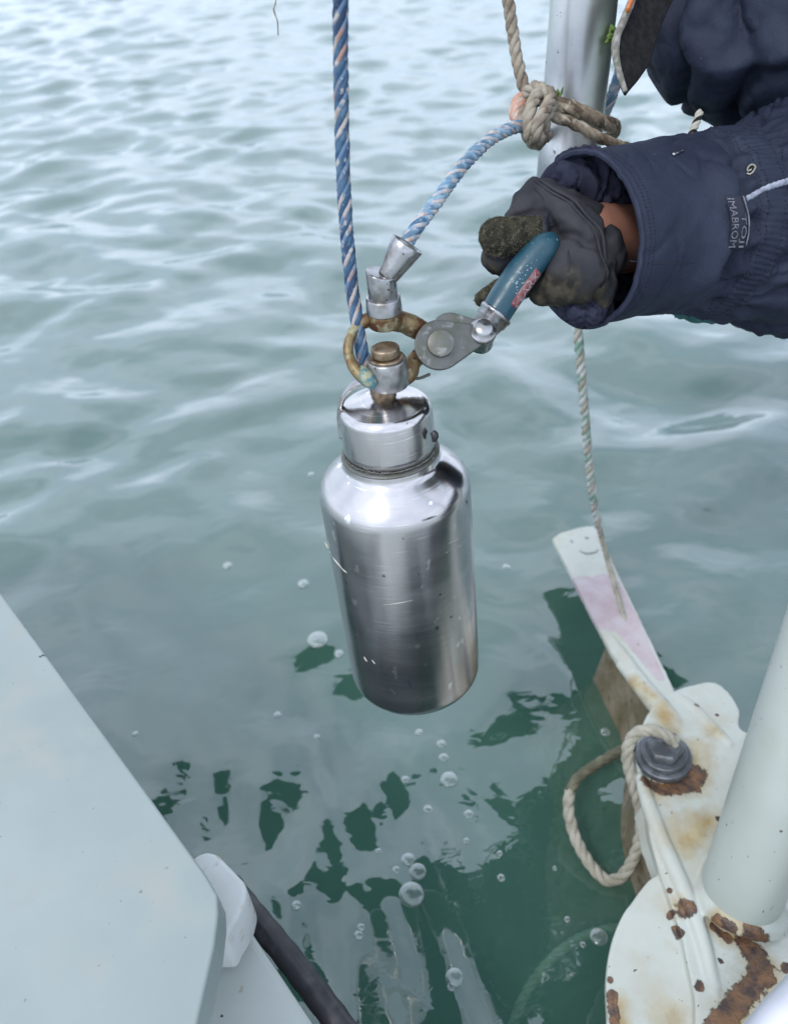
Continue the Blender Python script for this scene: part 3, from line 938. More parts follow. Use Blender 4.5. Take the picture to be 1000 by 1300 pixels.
def body_pt(x, y):
    "point of the bottle wall seen at a photo pixel, in bottle coordinates"
    d_ = F + (x - 500) / 1000 * RT - (y - 650) / 1000 * UP
    o_ = (INV @ np.append(CAM, 1))[:3]
    v_ = (INV @ np.append(d_, 0))[:3]
    a_, b_, c_ = v_[0] ** 2 + v_[1] ** 2, 2 * (o_[0] * v_[0] + o_[1] * v_[1]), o_[0] ** 2 + o_[1] ** 2 - (RB + 0.00008) ** 2
    t_ = (-b_ - math.sqrt(max(b_ * b_ - 4 * a_ * c_, 0))) / (2 * a_)
    return o_ + v_ * t_
for ln, r_, m_ in ([[(486, 768), (505, 766), (524, 762)], 0.00022, M_nick], [[(536, 662), (555, 655)], 0.0003, M_thread], [[(418, 700), (426, 712), (434, 722)], 0.0010, M_nick], [[(434, 722), (440, 727)], 0.0007, M_nick],
                    [[(412, 688), (417, 697)], 0.0005, M_nick], [[(462, 834), (466, 840)], 0.0008, M_nick], [[(472, 838), (476, 843)], 0.0006, M_nick], [[(554, 796), (556, 799)], 0.0012, M_thread], [[(518, 862), (522, 874)], 0.0009, M_thread],
                    [[(570, 690), (582, 684)], 0.0002, M_nick], [[(566, 702), (584, 693)], 0.0002, M_nick], [[(452, 806), (468, 800)], 0.0002, M_nick], [[(530, 905 - 20), (531, 888)], 0.0009, M_bronze]):
    mb = MB()
    pts_ = np.array([body_pt(x, y) for x, y in ln])
    n_ = 14
    cc_ = catmull(pts_, n_)
    sweep(mb, cc_, r_ * (0.25 + np.sin(np.linspace(0.1, 3.0, n_)) * (0.8 + 0.4 * rng.random(n_))), 6, ry=0.00012)
    mb.build('scratch', m_, bottle)
def loc(p):
    return (INV @ np.append(p, 1))[:3]
# bail strap: rises from the seam up the left side and over to the stud
c, r_ = PT([(434, 555, 0.556, 4), (431, 530, 0.548, 4.5), (434, 508, 0.540, 5), (443, 494, 0.533, 5.5), (455, 486, 0.528, 6), (468, 482, 0.525, 6), (480, 478, 0.526, 5)], 44)
c = np.array([loc(p) for p in c])
mb = MB()
sweep(mb, c, r_ * 1.35, 14, ry=r_ * 0.75, hint=(0, 0, 1))
mb.build('bail', M_steel2, bottle)
# lug at the right end of the seam
mb = MB()
c, r_ = PT([(549, 548, 0.535, 4), (552, 553, 0.535, 5), (551, 560, 0.537, 3)], 10)
sweep(mb, [loc(p) for p in c], r_, 10)
mb.build('lug', M_rubber, bottle)
# threaded stud on the cap
mb = MB()
prof = rounded(0.012, 0.0093, 0.001)
lathe(mb, (0.0, 0.004, BL + 0.0035), (0, 0.004, BL + 1), [(0, 0.0094)] + [(0.0015 + 0.0012 * k, 0.0085 + (0.0008 if k % 2 else 0)) for k in range(12)], 6 * 6)
mb.build('threaded_neck', M_bronze, bottle)

# ------------------------------------------------------------------ clamp held by the hand
clamp = empty('clamp', 'corroded hinged clamp with a teal grip, steel cone and swivel joined to the bottle', 'clamp')
def cyl(name, a, b, r, m, e=0.001, r2=None, parent=clamp, seg=48, prof=None):
    a, b = np.asarray(a, float), np.asarray(b, float)
    h = np.linalg.norm(b - a)
    mb = MB()
    if prof is None:
        prof = rounded(h, r, e)
        if r2 is not None:
            prof = [(t, rr * (1 + (r2 / r - 1) * t / h)) for t, rr in prof]
    lathe(mb, a, b, prof, seg)
    return mb.build(name, m, parent)
LOW = P(494, 489, 0.531)
TOPB = LOW + BAX * 0.0195
# lower collar: cylinder open round the stud, with flange and bronze screw head
cyl('collar', LOW, TOPB, 0.0133, M_steel2, 0.0006, prof=[(0, 0.009), (0, 0.0128), (0.0006, 0.0133), (0.0185, 0.0133), (0.0195, 0.0128), (0.0195, 0.009)])
cyl('washer', TOPB, TOPB + BAX * 0.002, 0.0118, M_bronze, 0.0007)
cyl('screw', TOPB + BAX * 0.0021, TOPB + BAX * 0.0088, 0.0094, M_bronze, 0.0014)
# square lug of the collar towards the hinge
# brass loop
up, upr = PT([(556, 432, 0.555, 14), (535, 420, 0.548, 14), (512, 409, 0.540, 14), (490, 406, 0.535, 13), (468, 406, 0.532, 10), (452, 416, 0.529, 7), (444, 430, 0.526, 6.5), (442, 446, 0.524, 6.5), (447, 462, 0.522, 7), (457, 476, 0.521, 8), (468, 484, 0.521, 9)], 110)
mb = MB()
nzz = fbm(up * 130, 2)
sweep(mb, up, upr * (1 + 0.10 * nzz), 22)
mb.build('loop_arm', M_brass, clamp)
lw_, lwr = PT([(556, 440, 0.556, 12), (538, 448, 0.548, 11), (524, 460, 0.541, 11), (519, 474, 0.536, 11), (508, 486, 0.532, 9)], 50)
mb = MB()
sweep(mb, lw_, lwr * (1 + 0.10 * fbm(lw_ * 130, 2)), 20)
mb.build('loop_arm', M_brass, clamp)
c, r_ = PT([(520, 480, 0.535, 2), (532, 480, 0.54, 2), (545, 475, 0.545, 2)], 16)
mb = MB()
sweep(mb, c, r_, 8)
mb.build('spring_wire', M_pewter, clamp)
# verdigris eye where the dark blue rope ends
mb = MB()
ec = P(467, 480, 0.522)
c, r_ = PT([(458, 470, 0.524, 8), (464, 478, 0.520, 10), (470, 485, 0.519, 9), (476, 490, 0.520, 6)], 20)
sweep(mb, c, r_ * (1 + 0.1 * fbm(c * 200, 2)), 16)
mb.build('eye', M_verd, clamp)
# boss and swivel
BO = P(489, 409, 0.533)
sax = unit(P(484, 345, 0.51) - P(489, 402, 0.531))
cyl('boss', BO - sax * 0.002, BO + sax * 0.0085, 0.0118, M_brass, 0.0016)
S0 = BO + sax * 0.0065
cyl('swivel_cup', S0 + sax * 0.002, S0 + sax * 0.0125, 0.0119, M_steel2, 0.0006, prof=[(0, 0.0122), (0.0004, 0.0122), (0.0095, 0.0116), (0.0102, 0.0112), (0.0104, 0.0098)])
mb = MB()
lathe(mb, S0 + sax * 0.0118, S0 + sax, rounded(0.0165, 0.0098, 0.0006, 3), 40)
o = mb.build('swivel', M_steel2, clamp)
vv = verts_of(o)                                   # slanting top
tt = (vv - S0) @ sax
side = (vv - S0) @ unit(RT)
set_verts(o, vv + np.where(tt > 0.022, -0.28 * (side + 0.0), 0)[:, None] * sax)
# cone
C0 = P(492, 351, 0.512)
C1 = P(517, 310, 0.503)
cyl('cone', C0, C1, 0.007, M_steel2, prof=[(0, 0.0058), (0.0, 0.0066)] + [(t, 0.0068 + (0.0112 - 0.0068) * t / np.linalg.norm(C1 - C0)) for t in np.linspace(0.0008, np.linalg.norm(C1 - C0), 5)] + [(np.linalg.norm(C1 - C0) + 0.0004, 0.0108), (np.linalg.norm(C1 - C0) - 0.0005, 0.0092), (np.linalg.norm(C1 - C0) - 0.008, 0.0066)])
# hinge plates: disc with a tapering tail, front and back
def plate(name, ctr_px, r_px, tail_px, r_tail, d0, d1, th, m):
    a = np.array(ctr_px, float)
    b = np.array(tail_px, float)
    dr = (b - a) / np.linalg.norm(b - a)
    base = math.atan2(dr[1], dr[0])
    al = math.acos((r_px - r_tail) / np.linalg.norm(b - a))
    pts = [a + r_px * np.array([math.cos(t), math.sin(t)]) for t in np.linspace(base + al, base + 2 * math.pi - al, 36)]
    pts += [b + r_tail * np.array([math.cos(t), math.sin(t)]) for t in np.linspace(base - al, base + al, 14)]
    tot = np.linalg.norm(b - a)
    w = [P(p[0], p[1], d0 + (d1 - d0) * ((p - a) @ dr) / tot) for p in pts]
    mb = MB()
    prism(mb, w[::-1], th, down=unit(F))
    return mb.build(name, m, clamp, smooth=True, bevel=0.0009)
plate('hinge_plate', (558, 437), 32, (612, 424), 11, 0.538, 0.548, 0.005, M_pewter)
plate('hinge_plate', (571, 419), 23, (612, 418), 10, 0.556, 0.558, 0.005, M_pewter)
p0 = P(559, 437, 0.5385)
cyl('hinge_pin', p0 - F * 0.0045, p0 + F * 0.022, 0.0092, M_pewter, 0.0005)
p0 = P(612, 424, 0.552)
nf = unit(-F + 0.25 * RT * 0 + 0.35 * UP)
cyl('rivet', p0 - nf * 0.012, p0 + nf * 0.008, 0.0092, M_steel2, prof=[(0, 0.0088), (0.014, 0.0088), (0.0142, 0.0098), (0.0165, 0.0098), (0.0175, 0.0092), (0.0178, 0.0080), (0.021, 0.0072), (0.0225, 0.0055), (0.0230, 0.0001)])
# grip
ga, gb = P(612, 420, 0.560), P(706, 298, 0.548)
gax = unit(gb - ga)
gl_ = np.linalg.norm(gb - ga)
cyl('ferrule', ga + gax * 0.001, ga + gax * 0.020, 0.0118, M_steel2, prof=[(0, 0.0075), (0.002, 0.0098), (0.008, 0.0110), (0.0085, 0.0118), (0.0125, 0.0118), (0.0127, 0.0125), (0.0150, 0.0127), (0.0155, 0.0110)])
nn_ = 60
mb = MB()
gc = [ga + gax * t for t in np.linspace(0.0135, gl_, 14)]
bend = [g + (UP * 0.0022 - RT * 0.0015) * math.sin(k / 13 * math.pi) for k, g in enumerate(gc)]
gpath = catmull(bend, nn_)
tt = np.linspace(0, 1, nn_)
gr = 0.0112 + 0.0006 * np.sin(tt * math.pi * 0.8) - 0.0030 * np.clip((tt - 0.5) / 0.5, 0, 1) ** 1.5
gr = np.where(tt > 0.82, gr * np.sqrt(np.clip(1 - ((tt - 0.82) / 0.185) ** 2, 0.02, 1)), gr)
sweep(mb, gpath, gr, 40)
grip = mb.build('grip', M_teal, clamp)
# worn red label on the grip: band patch and letters, following the surface
gt, gn, gbn = frames(gpath)
def grip_pt(u, a, off):
    "u along 0..1, a angle in radians from the side facing the camera"
    k = u * (nn_ - 1)
    i = min(int(k), nn_ - 2)
    f_ = k - i
    c_ = gpath[i] * (1 - f_) + gpath[i + 1] * f_
    r_ = gr[i] * (1 - f_) + gr[i + 1] * f_
    e1 = unit(-F + gt[i] * (F @ gt[i]))
    e2 = np.cross(gt[i], e1)
    return c_ + (r_ + off) * (math.cos(a) * e1 + math.sin(a) * e2)
def grip_patch(name, u0, u1, a0, a1, off, m):
    mb = MB()
    v = [grip_pt(u, a, off) for u in np.linspace(u0, u1, 14) for a in np.linspace(a0, a1, 9)]
    mb.add(v, grid_faces(14, 9, False))
    o = mb.build(name, m, grip)
    s = o.modifiers.new('s', 'SOLIDIFY')
    s.thickness = 0.0001
    s.offset = 0
    return o
sgn = 1.0 if proj(grip_pt(0.5, 0.9, 0))[1] > proj(grip_pt(0.5, 0, 0))[1] else -1.0
grip_patch('label', 0.16, 0.60, sgn * 0.52, sgn * 1.22, 0.00025, M_red)

def text_mesh(body, size=1.0):
    cu = bpy.data.curves.new('txt', 'FONT')
    cu.body = body
    cu.size = size
    cu.resolution_u = 2
    o = bpy.data.objects.new('txt', cu)
    COL.objects.link(o)
    dg = bpy.context.evaluated_depsgraph_get()
    me = bpy.data.meshes.new_from_object(o.evaluated_get(dg))
    v = np.array([tuple(q.co) for q in me.vertices])
    f = [tuple(p.vertices) for p in me.polygons]
    bpy.data.objects.remove(o)
    bpy.data.meshes.remove(me)
    v[:, 0] -= v[:, 0].min()
    v[:, 1] -= v[:, 1].min()
    return v / np.array([v[:, 0].max(), v[:, 1].max(), 1]), f
drop = MB()
for _ in range(26):
    p = grip_pt(float(np.clip(rng.normal(0.45, 0.10), 0.05, 0.85)), float(rng.normal(0.15 * sgn, 0.22)), 0)
    q_ = grip_pt(0.5, 0, 0)
    k__ = int(np.argmin(np.linalg.norm(gpath - p, axis=1)))
    d_ = unit(p - gpath[k__])
    r_ = rng.uniform(0.0002, 0.0006)
    lathe(drop, p, p + d_, [(-0.0001, r_), (r_ * 0.35, r_ * 0.8), (r_ * 0.55, 0.00002)], 8)
tag(drop.build('water_drops', M_drop, grip), kind='stuff')
v, f = text_mesh('I LARK')
mb = MB()
mb.add([grip_pt(0.18 + 0.40 * q[0], sgn * (1.14 - 0.54 * q[1]), 0.0006) for q in v], f)
mb.build('lettering', M_pale, grip, smooth=False)

# ------------------------------------------------------------------ person
def Pm(x, y, d, r):
    p = P(x, y, d)
    return (p[0], p[1], p[2], r)
sh_r = (0.70, 0.80, 0.91, 0.07)
elb = Pm(1150, 262, 0.70, 0.050)
wri = Pm(812, 296, 0.622, 0.030)
body_o = blob('person', [
    [(1.05, 0.36, 0.60, 0.15), (0.94, 0.52, 0.63, 0.145), (0.80, 0.70, 0.72, 0.14), (0.70, 0.76, 0.84, 0.08), (0.66, 0.76, 0.90, 0.055)],
    [(0.66, 0.76, 0.90, 0.055), (0.62, 0.76, 0.98, 0.08), (0.60, 0.76, 1.05, 0.09)],
    [(0.76, 0.76, 0.76, 0.1), sh_r, elb, wri, Pm(775, 303, 0.595, 0.027), Pm(752, 305, 0.583, 0.028)],
    [(0.70, 0.80, 0.85, 0.1), Pm(1080, -190, 0.72, 0.07), Pm(930, -210, 0.66, 0.05), Pm(800, -150, 0.62, 0.035), Pm(750, -140, 0.60, 0.03)],
    [(1.02, 0.30, 0.58, 0.13), (0.86, 0.05, 0.33, 0.08), (1.16, -0.16, 0.31, 0.055), (1.20, -0.20, 0.28, 0.04)],
    [(1.14, 0.38, 0.58, 0.13), (1.14, 0.20, 0.33, 0.08), (1.46, -0.02, 0.31, 0.055), (1.50, -0.05, 0.28, 0.04)]], 0.007, M_skin, None, 4)
tag(body_o, 'person in a navy jacket reaching in from the right to hold the teal grip', 'person')
person = body_o
# simple face on the lowered head (nose, eyes, mouth, ears) and a knitted hat, all outside the frame
hc = np.array([0.61, 0.76, 1.03])
fd = unit(np.array([-0.75, -0.35, -0.45]))
fu = unit(np.array([-0.4, 0.0, 0.9]) - fd * (np.array([-0.4, 0.0, 0.9]) @ fd))
fr = np.cross(fd, fu)
mb = MB()
capsule(mb, hc + fd * 0.085 + fu * 0.015, hc + fd * 0.105 - fu * 0.012, 0.008, 0.013)
for s in (-1, 1):
    capsule(mb, hc + fr * s * 0.088 + fu * 0.012, hc + fr * s * 0.09 - fu * 0.018, 0.016, 0.010)
    capsule(mb, hc + fd * 0.084 + fr * s * 0.034 + fu * 0.018, hc + fd * 0.086 + fr * s * 0.034 + fu * 0.014, 0.012, 0.012)
capsule(mb, hc + fd * 0.086 - fu * 0.045 - fr * 0.02, hc + fd * 0.086 - fu * 0.045 + fr * 0.02, 0.006, 0.006)
tag(mb.build('face', M_skin, person), kind='stuff')
bn_o = blob('hat', [[tuple(hc + fu * 0.03) + (0.108,), tuple(hc + fu * 0.07 - fd * 0.02) + (0.085,)]], 0.008, M_beanie, person, 3)

def cloth_disp(o, amp_, sc, seed=0.0, oct=3, ridge=True, aniso=None):
    v = verts_of(o)
    nrm = normals_of(o)
    q = v * sc + seed
    if aniso is not None:
        q = q * np.asarray(aniso)
    w = fbm(q + 0.6 * np.stack([noise3(q * 0.7 + 5), noise3(q * 0.7 + 9), noise3(q * 0.7 + 13)], -1), oct)
    h = ((1 - np.abs(w) * 3.2) * 0.5 - 0.5 * np.exp(-(fbm(q * 1.7 + 3, 2) / 0.06) ** 2)) if ridge else w
    set_verts(o, v + nrm * (amp_ * h)[:, None])
    return o

jac = blob('jacket', [
    [(1.02, 0.42, 0.62, 0.165), (0.90, 0.58, 0.66, 0.16), (0.76, 0.72, 0.72, 0.155), (0.70, 0.76, 0.82, 0.11), (0.66, 0.77, 0.87, 0.08)],
    [(0.76, 0.72, 0.72, 0.15), Pm(1085, 5, 0.69, 0.115), Pm(985, -8, 0.68, 0.104), Pm(970, -90, 0.67, 0.095)],
    [(0.70, 0.80, 0.85, 0.11), Pm(1080, -190, 0.72, 0.10), Pm(940, -200, 0.66, 0.085), Pm(850, -170, 0.62, 0.07)],
    [(0.76, 0.76, 0.76, 0.12), sh_r[:3] + (0.105,), tuple(np.array(elb[:3]) * 0.5 + np.array(sh_r[:3]) * 0.5) + (0.10,)]], 0.004, M_navy, person, 5)
cloth_disp(jac, 0.030, 5.0, 3.0, 2)
cloth_disp(jac, 0.004, 18.0, 1.0, 2)
tr_ = blob('trousers', [
    [(1.05, 0.36, 0.60, 0.155), (1.0, 0.44, 0.61, 0.155)],
    [(1.02, 0.30, 0.58, 0.14), (0.86, 0.05, 0.34, 0.09), (1.14, -0.15, 0.32, 0.065)],
    [(1.14, 0.38, 0.58, 0.14), (1.14, 0.20, 0.34, 0.09), (1.44, -0.01, 0.32, 0.065)]], 0.009, M_trouser, person, 3)

# sleeve ------------------------------------------------------------
rows = [(735, 308, 0.572, 104), (765, 302, 0.581, 104), (797, 296, 0.592, 104), (835, 290, 0.604, 103), (868, 286, 0.616, 103), (900, 286, 0.626, 106), (935, 289, 0.637, 114), (970, 286, 0.650, 128), (1010, 280, 0.665, 138), (1070, 272, 0.685, 142), (1150, 262, 0.71, 140)]
NU, NV = 300, 300
q = np.array([list(P(*r[:3])) + [r[3] * r[2] / 1000] for r in rows])
q = catmull(q, NU)
sc_c, sc_r = q[:, :3], q[:, 3].copy()
st, sn, sb = frames(sc_c, hint=UP)
px_u = np.array([proj(p)[0] for p in sc_c])
thv = np.linspace(0, 2 * math.pi, NV, endpoint=False)
UU, VV = np.meshgrid(np.linspace(0, 1, NU), thv, indexing='ij')
PX = np.broadcast_to(px_u[:, None], UU.shape)
base = sc_c[:, None] + sc_r[:, None, None] * (np.cos(VV)[..., None] * sn[:, None] + np.sin(VV)[..., None] * sb[:, None])
nrm = np.cos(VV)[..., None] * sn[:, None] + np.sin(VV)[..., None] * sb[:, None]
def sm(a, b, x):
    t = np.clip((x - a) / (b - a), 0, 1)
    return t * t * (3 - 2 * t)
qq = base * 9 + 4.0
warp = np.stack([noise3(qq * 0.8 + 5), noise3(qq * 0.8 + 9), noise3(qq * 0.8 + 13)], -1)
w = fbm(qq + 0.8 * warp, 3)
fold = (1 - np.abs(w) * 3.0)
amp_u = 0.0012 + 0.0060 * sm(800, 870, PX) + 0.006 * sm(930, 990, PX)
disp = amp_u * (fold - 0.4) - 0.7 * amp_u * np.exp(-(fbm(base * np.array([11, 11, 11.]) + 2.0 * warp, 2) / 0.055) ** 2)
disp += 0.0012 * fbm(base * 45, 2)
band = sm(876, 882, PX) * (1 - sm(908, 914, PX))                       # gathered adjuster band
disp = disp * (1 - 0.85 * band) + band * (0.0042 + 0.0007 * np.sin(VV * 95 + 3 * fbm(base * 30, 1)))
# gathers running out of the band on both sides
near = np.exp(-((PX - 872) / 12.0) ** 2) + np.exp(-((PX - 922) / 16.0) ** 2)
disp += near * 0.0030 * np.sin(VV * 19 + 2.5 * noise3(base * 20)) - near * 0.0015
# long diagonal crease beside the band, underside folds
facc = (nrm * (-F)).sum(-1)
upc = (nrm * UP).sum(-1)
cw = sm(0.1, 0.4, facc) * sm(-0.95, -0.7, upc) * (1 - sm(0.25, 0.5, upc))
disp -= 0.011 * cw * np.exp(-((PX - 856 - 10 * upc) / 7.0) ** 2)
disp += 0.006 * cw * np.exp(-((PX - 838 - 10 * upc) / 11.0) ** 2)
cw2 = sm(0.0, 0.3, facc) * (1 - sm(-0.75, -0.5, upc))
disp -= 0.012 * cw2 * np.exp(-((PX - 965 + 40 * upc) / 9.0) ** 2)
disp -= 0.009 * cw2 * np.exp(-((PX - 1000 - 10 * upc) / 12.0) ** 2)
hem = np.exp(-((PX - 736) / 3.5) ** 2) * 0.0012 - np.exp(-((PX - 743) / 1.6) ** 2) * 0.0007
disp += hem
SL = base + disp[..., None] * nrm
sleeve_v = SL.reshape(-1, 3)
mb = MB()
mb.add(sleeve_v, grid_faces(NU, NV))
sleeve = mb.build('sleeve', M_navy, person)
s = sleeve.modifiers.new('s', 'SOLIDIFY')
s.thickness = 0.0022
s.offset = -1
# helper: sleeve grid indices whose surface faces the camera nearest a photo pixel
prj = np.stack([proj(p)[:2] for p in sleeve_v]).reshape(NU, NV, 2)
facing = ((CAM - SL) * nrm).sum(-1) > 0
def snap(x, y, off=0.0005):
    d = np.hypot(prj[..., 0] - x, prj[..., 1] - y) + np.where(facing, 0, 1e6)
    i, j = np.unravel_index(np.argmin(d), d.shape)
    i, j = int(i), int(j)
    # refine by adding the remaining pixel offset in the tangent plane
    p = SL[i, j]
    dd = proj(p)[2] / 1000
    p = p + (x - prj[i, j, 0]) * dd * RT - (y - prj[i, j, 1]) * dd * UP
    return p + nrm[i, j] * off
def ring_at(px, off, j0=0, j1=NV):
    i = int(np.argmin(np.abs(px_u - px)))
    return np.array([SL[i, j % NV] + nrm[i, j % NV] * off for j in range(j0, j1)])
# stitch rows: many short thread bars
mb = MB()
for px in (748, 752, 878, 884, 903, 909):
    rg = ring_at(px, 0.0002)
    for j in range(0, NV, 2):
        a, b = rg[j], rg[(j + 1) % NV]
        d_ = (b - a)
        if np.linalg.norm(d_) < 1e-6: continue
        sweep(mb, [a, a + d_ * 0.75], 0.00045, 5)
mb.build('stitching', M_thread, sleeve)
mb = MB()
for px in (737,):
    rg = ring_at(px, 0.0001)
    sweep(mb, rg, 0.0014, 8, closed=True)
mb.build('hem', M_navyd, sleeve)
# seam across the cuff
mb = MB()
c = np.array([snap(x, y, 0.0001) for x, y in [(800, 331), (830, 334), (855, 334), (880, 333)]])
sweep(mb, catmull(c, 30), 0.0004, 6)
mb.build('seam', M_thread, sleeve)
# silver piping
c = np.array([snap(x, y, 0.0007) for x, y in [(946, 253), (958, 246), (972, 239), (986, 234), (1000, 230), (1016, 226)]])
mb = MB()
cc = catmull(c, 40)
sweep(mb, cc, 0.0024 * (1 + 0.15 * np.sin(np.arange(40) * 2.1)), 10, ry=0.0012)
mb.build('piping', M_piping, sleeve)
# badge with worn raised print
def badge_px(s, t):
    return 931 + 7 * math.sin(s * 3.0) + 1.5 * s + (t - 0.5) * 23, 248 + 68 * s
_bs = np.linspace(0, 1, 12)
_bd = np.array([min(proj(snap(*badge_px(a, b), 0))[2] for b in (0, 0.25, 0.5, 0.75, 1)) for a in _bs])
_bf = np.polyfit(_bs, _bd, 2)
_br = max(np.polyval(_bf, _bs) - _bd)
def badge_pt(s, t, off):
    "s 0..1 down the badge, t 0..1 left to right; the badge is stiff and lies smoothly over the cloth"
    return P(*badge_px(s, t), float(np.polyval(_bf, s)) - _br - off)
mb = MB()
v = [badge_pt(s_, t_, 0.0009) for s_ in np.linspace(0, 1, 14) for t_ in np.linspace(0, 1, 6)]
mb.add(v, grid_faces(14, 6, False))
bd = mb.build('badge', M_thread, sleeve)
bs_ = bd.modifiers.new('s', 'SOLIDIFY')
bs_.thickness = 0.0006
bs_.offset = 0
mb = MB()
c = np.array([badge_pt(s_, 1.02, 0.0020) for s_ in np.linspace(0, 0.93, 12)])
sweep(mb, catmull(c, 40), 0.00055, 6)
mb.build('border', M_print, bd)
for txt, t0, t1 in (('IMABROM', 0.46, 0.08), ('TOJI', 0.90, 0.54)):
    v, f = text_mesh(txt)
    s0, s1 = (0.05, 0.97) if t0 < 0.6 else (0.34, 0.97)
    mb = MB()
    mb.add([badge_pt(s0 + (s1 - s0) * q[0], t0 + (t1 - t0) * (1 - q[1]) if False else t1 + (t0 - t1) * q[1], 0.0026) for q in v], f)
    mb.build('lettering', M_print, bd, smooth=False)
# small curled bit of shell stuck to the sleeve, and a metal pin end
mb = MB()
c = np.array([snap(x, y, 0.0012) for x, y in [(946, 221), (950, 222), (954, 219), (957, 213), (953, 210), (948, 213), (947, 218), (952, 216)]])
sweep(mb, catmull(c, 36), 0.0006, 6)
tag(mb.build('shell_fragment', M_cream), 'tiny curled cream shell fragment stuck on the navy sleeve', 'shell fragment')
mb = MB()
c = np.array([snap(x, y, 0.0012) for x, y in [(853, 198), (860, 195), (867, 192)]])
sweep(mb, catmull(c, 10), [0.0011] * 5 + [0.0007] * 5, 8)
mb.build('pin', M_steel2, sleeve)

# inner cuff: scrunched fleece roll over the wrist
c, r_ = PT([(712, 262, 0.580, 16), (712, 240, 0.578, 20), (722, 226, 0.576, 26), (740, 224, 0.578, 32), (760, 232, 0.582, 33), (776, 248, 0.590, 28), (792, 262, 0.60, 24)], 70)
mb = MB()
sweep(mb, c, r_, 60)
o = mb.build('inner_cuff', M_navyf, person)
cloth_disp(o, 0.008, 60.0, 2.0, 2, aniso=(1, 1, 0.6))
# far side of the fleece cuff inside the sleeve
c, r_ = PT([(716, 325, 0.60, 58), (745, 315, 0.60, 66), (800, 302, 0.62, 72), (860, 292, 0.655, 70)], 60)
mb = MB()
sweep(mb, c, r_, 60, caps=False)
o = mb.build('inner_sleeve', M_navyd, person)
v = verts_of(o)
# keep only the half away from the camera: cut faces on the near side
bm = bmesh.new(); bm.from_mesh(o.data)
ctrs = c
kill = []
for fc in bm.faces:
    p = np.array(fc.calc_center_median())
    i = int(np.argmin(np.linalg.norm(ctrs - p, axis=1)))
    if (p - ctrs[i]) @ F < 0.004: kill.append(fc)
bmesh.ops.delete(bm, geom=kill, context='FACES'); bm.to_mesh(o.data); bm.free()
s = o.modifiers.new('s', 'SOLIDIFY'); s.thickness = 0.003
cloth_disp(o, 0.006, 40.0, 2.0, 2)
# lower lip of the fleece below the glove
c, r_ = PT([(716, 384, 0.572, 12), (730, 394, 0.568, 15), (748, 397, 0.572, 15), (768, 388, 0.582, 12)], 40)
mb = MB()
sweep(mb, c, r_, 40)
o = mb.build('cuff_fold', M_navyf, person)
cloth_disp(o, 0.005, 80.0, 2.0, 2)
# teal lining showing under the sleeve
c, r_ = PT([(850, 372, 0.66, 18), (875, 380, 0.665, 24), (900, 388, 0.67, 22), (925, 396, 0.69, 10)], 40)
mb = MB()
sweep(mb, c, r_, 30, ry=r_ * 0.6)
o = mb.build('lining', M_tealcloth, person)
cloth_disp(o, 0.005, 40.0, 2.0, 2)

# glove --------------------------------------------------------------
def ch(rows):
    return [tuple(P(r[0], r[1], r[2])) + (r[3] * r[2] / 1000,) for r in rows]
G_back = [ch([(742, 318, 0.586, 44), (730, 290, 0.580, 42), (710, 268, 0.572, 32), (690, 254, 0.566, 25)]),
          ch([(742, 340, 0.583, 44), (722, 330, 0.583, 44), (700, 305, 0.578, 38), (682, 278, 0.573, 34)]),
          ch([(692, 250, 0.562, 22), (716, 272, 0.560, 26), (738, 298, 0.560, 30), (750, 328, 0.562, 31), (752, 356, 0.565, 29)]),
          ch([(679, 244, 0.563, 17), (668, 262, 0.564, 20), (660, 280, 0.570, 20)])]
G_index = ch([(690, 285, 0.566, 22), (672, 297, 0.560, 23), (650, 300, 0.556, 24), (632, 301, 0.553, 24.5)])
G_mid = ch([(690, 300, 0.578, 30), (665, 315, 0.574, 27), (642, 322, 0.572, 24), (633, 324, 0.571, 22)])
G_midt = ch([(633, 324, 0.571, 22), (650, 338, 0.578, 20)])
G_ring = ch([(700, 330, 0.588, 30), (670, 345, 0.582, 22), (645, 358, 0.578, 15), (626, 370, 0.575, 11.5), (612, 379, 0.573, 10.5)])
G_litt = ch([(700, 345, 0.595, 24), (672, 360, 0.592, 16), (650, 372, 0.59, 11)])
G_thumb = ch([(752, 325, 0.572, 42), (735, 348, 0.560, 38), (712, 362, 0.558, 25), (690, 368, 0.566, 18)])
G_rim = ch([(694, 240, 0.566, 10), (718, 255, 0.560, 12), (742, 274, 0.557, 13), (760, 300, 0.557, 14), (770, 330, 0.560, 14), (770, 362, 0.565, 14), (758, 384, 0.572, 14)])
G_thumb2 = ch([(735, 305, 0.565, 30), (722, 330, 0.553, 22), (716, 350, 0.553, 24)])
chains = G_back + [G_index, G_mid, G_midt, G_ring, G_litt, G_thumb, G_thumb2, G_rim]
glove = blob('glove', chains, 0.0013, M_glove, person, 5)
for m_ in (M_palm, M_fuzz):
    glove.data.materials.append(m_)
def seg_dist(v, ch_):
    best = np.full(len(v), 1e9)
    for a, b in zip(ch_[:-1], ch_[1:]):
        A, B_ = np.array(a[:3]), np.array(b[:3])
        t = np.clip(((v - A) @ (B_ - A)) / ((B_ - A) @ (B_ - A)), 0, 1)
        rr_ = a[3] + (b[3] - a[3]) * t
        best = np.minimum(best, np.linalg.norm(v - (A + t[:, None] * (B_ - A)), axis=1) - rr_)
    return best
v = verts_of(glove)
groups = [([0, 1, 2, 3, 11], 0), ([4], 2), ([5, 6], 0), ([7], 2), ([8], 2), ([9, 10], 1)]
ds = np.stack([np.min([seg_dist(v, chains[k]) for k in g_], axis=0) for g_, _ in groups], -1)
vm = np.array([m_ for _, m_ in groups])[np.argmin(ds, -1)]
pxv = np.stack([proj(p) for p in v])
vm = np.where((vm == 2) & (pxv[:, 0] > 690) , 0, vm)
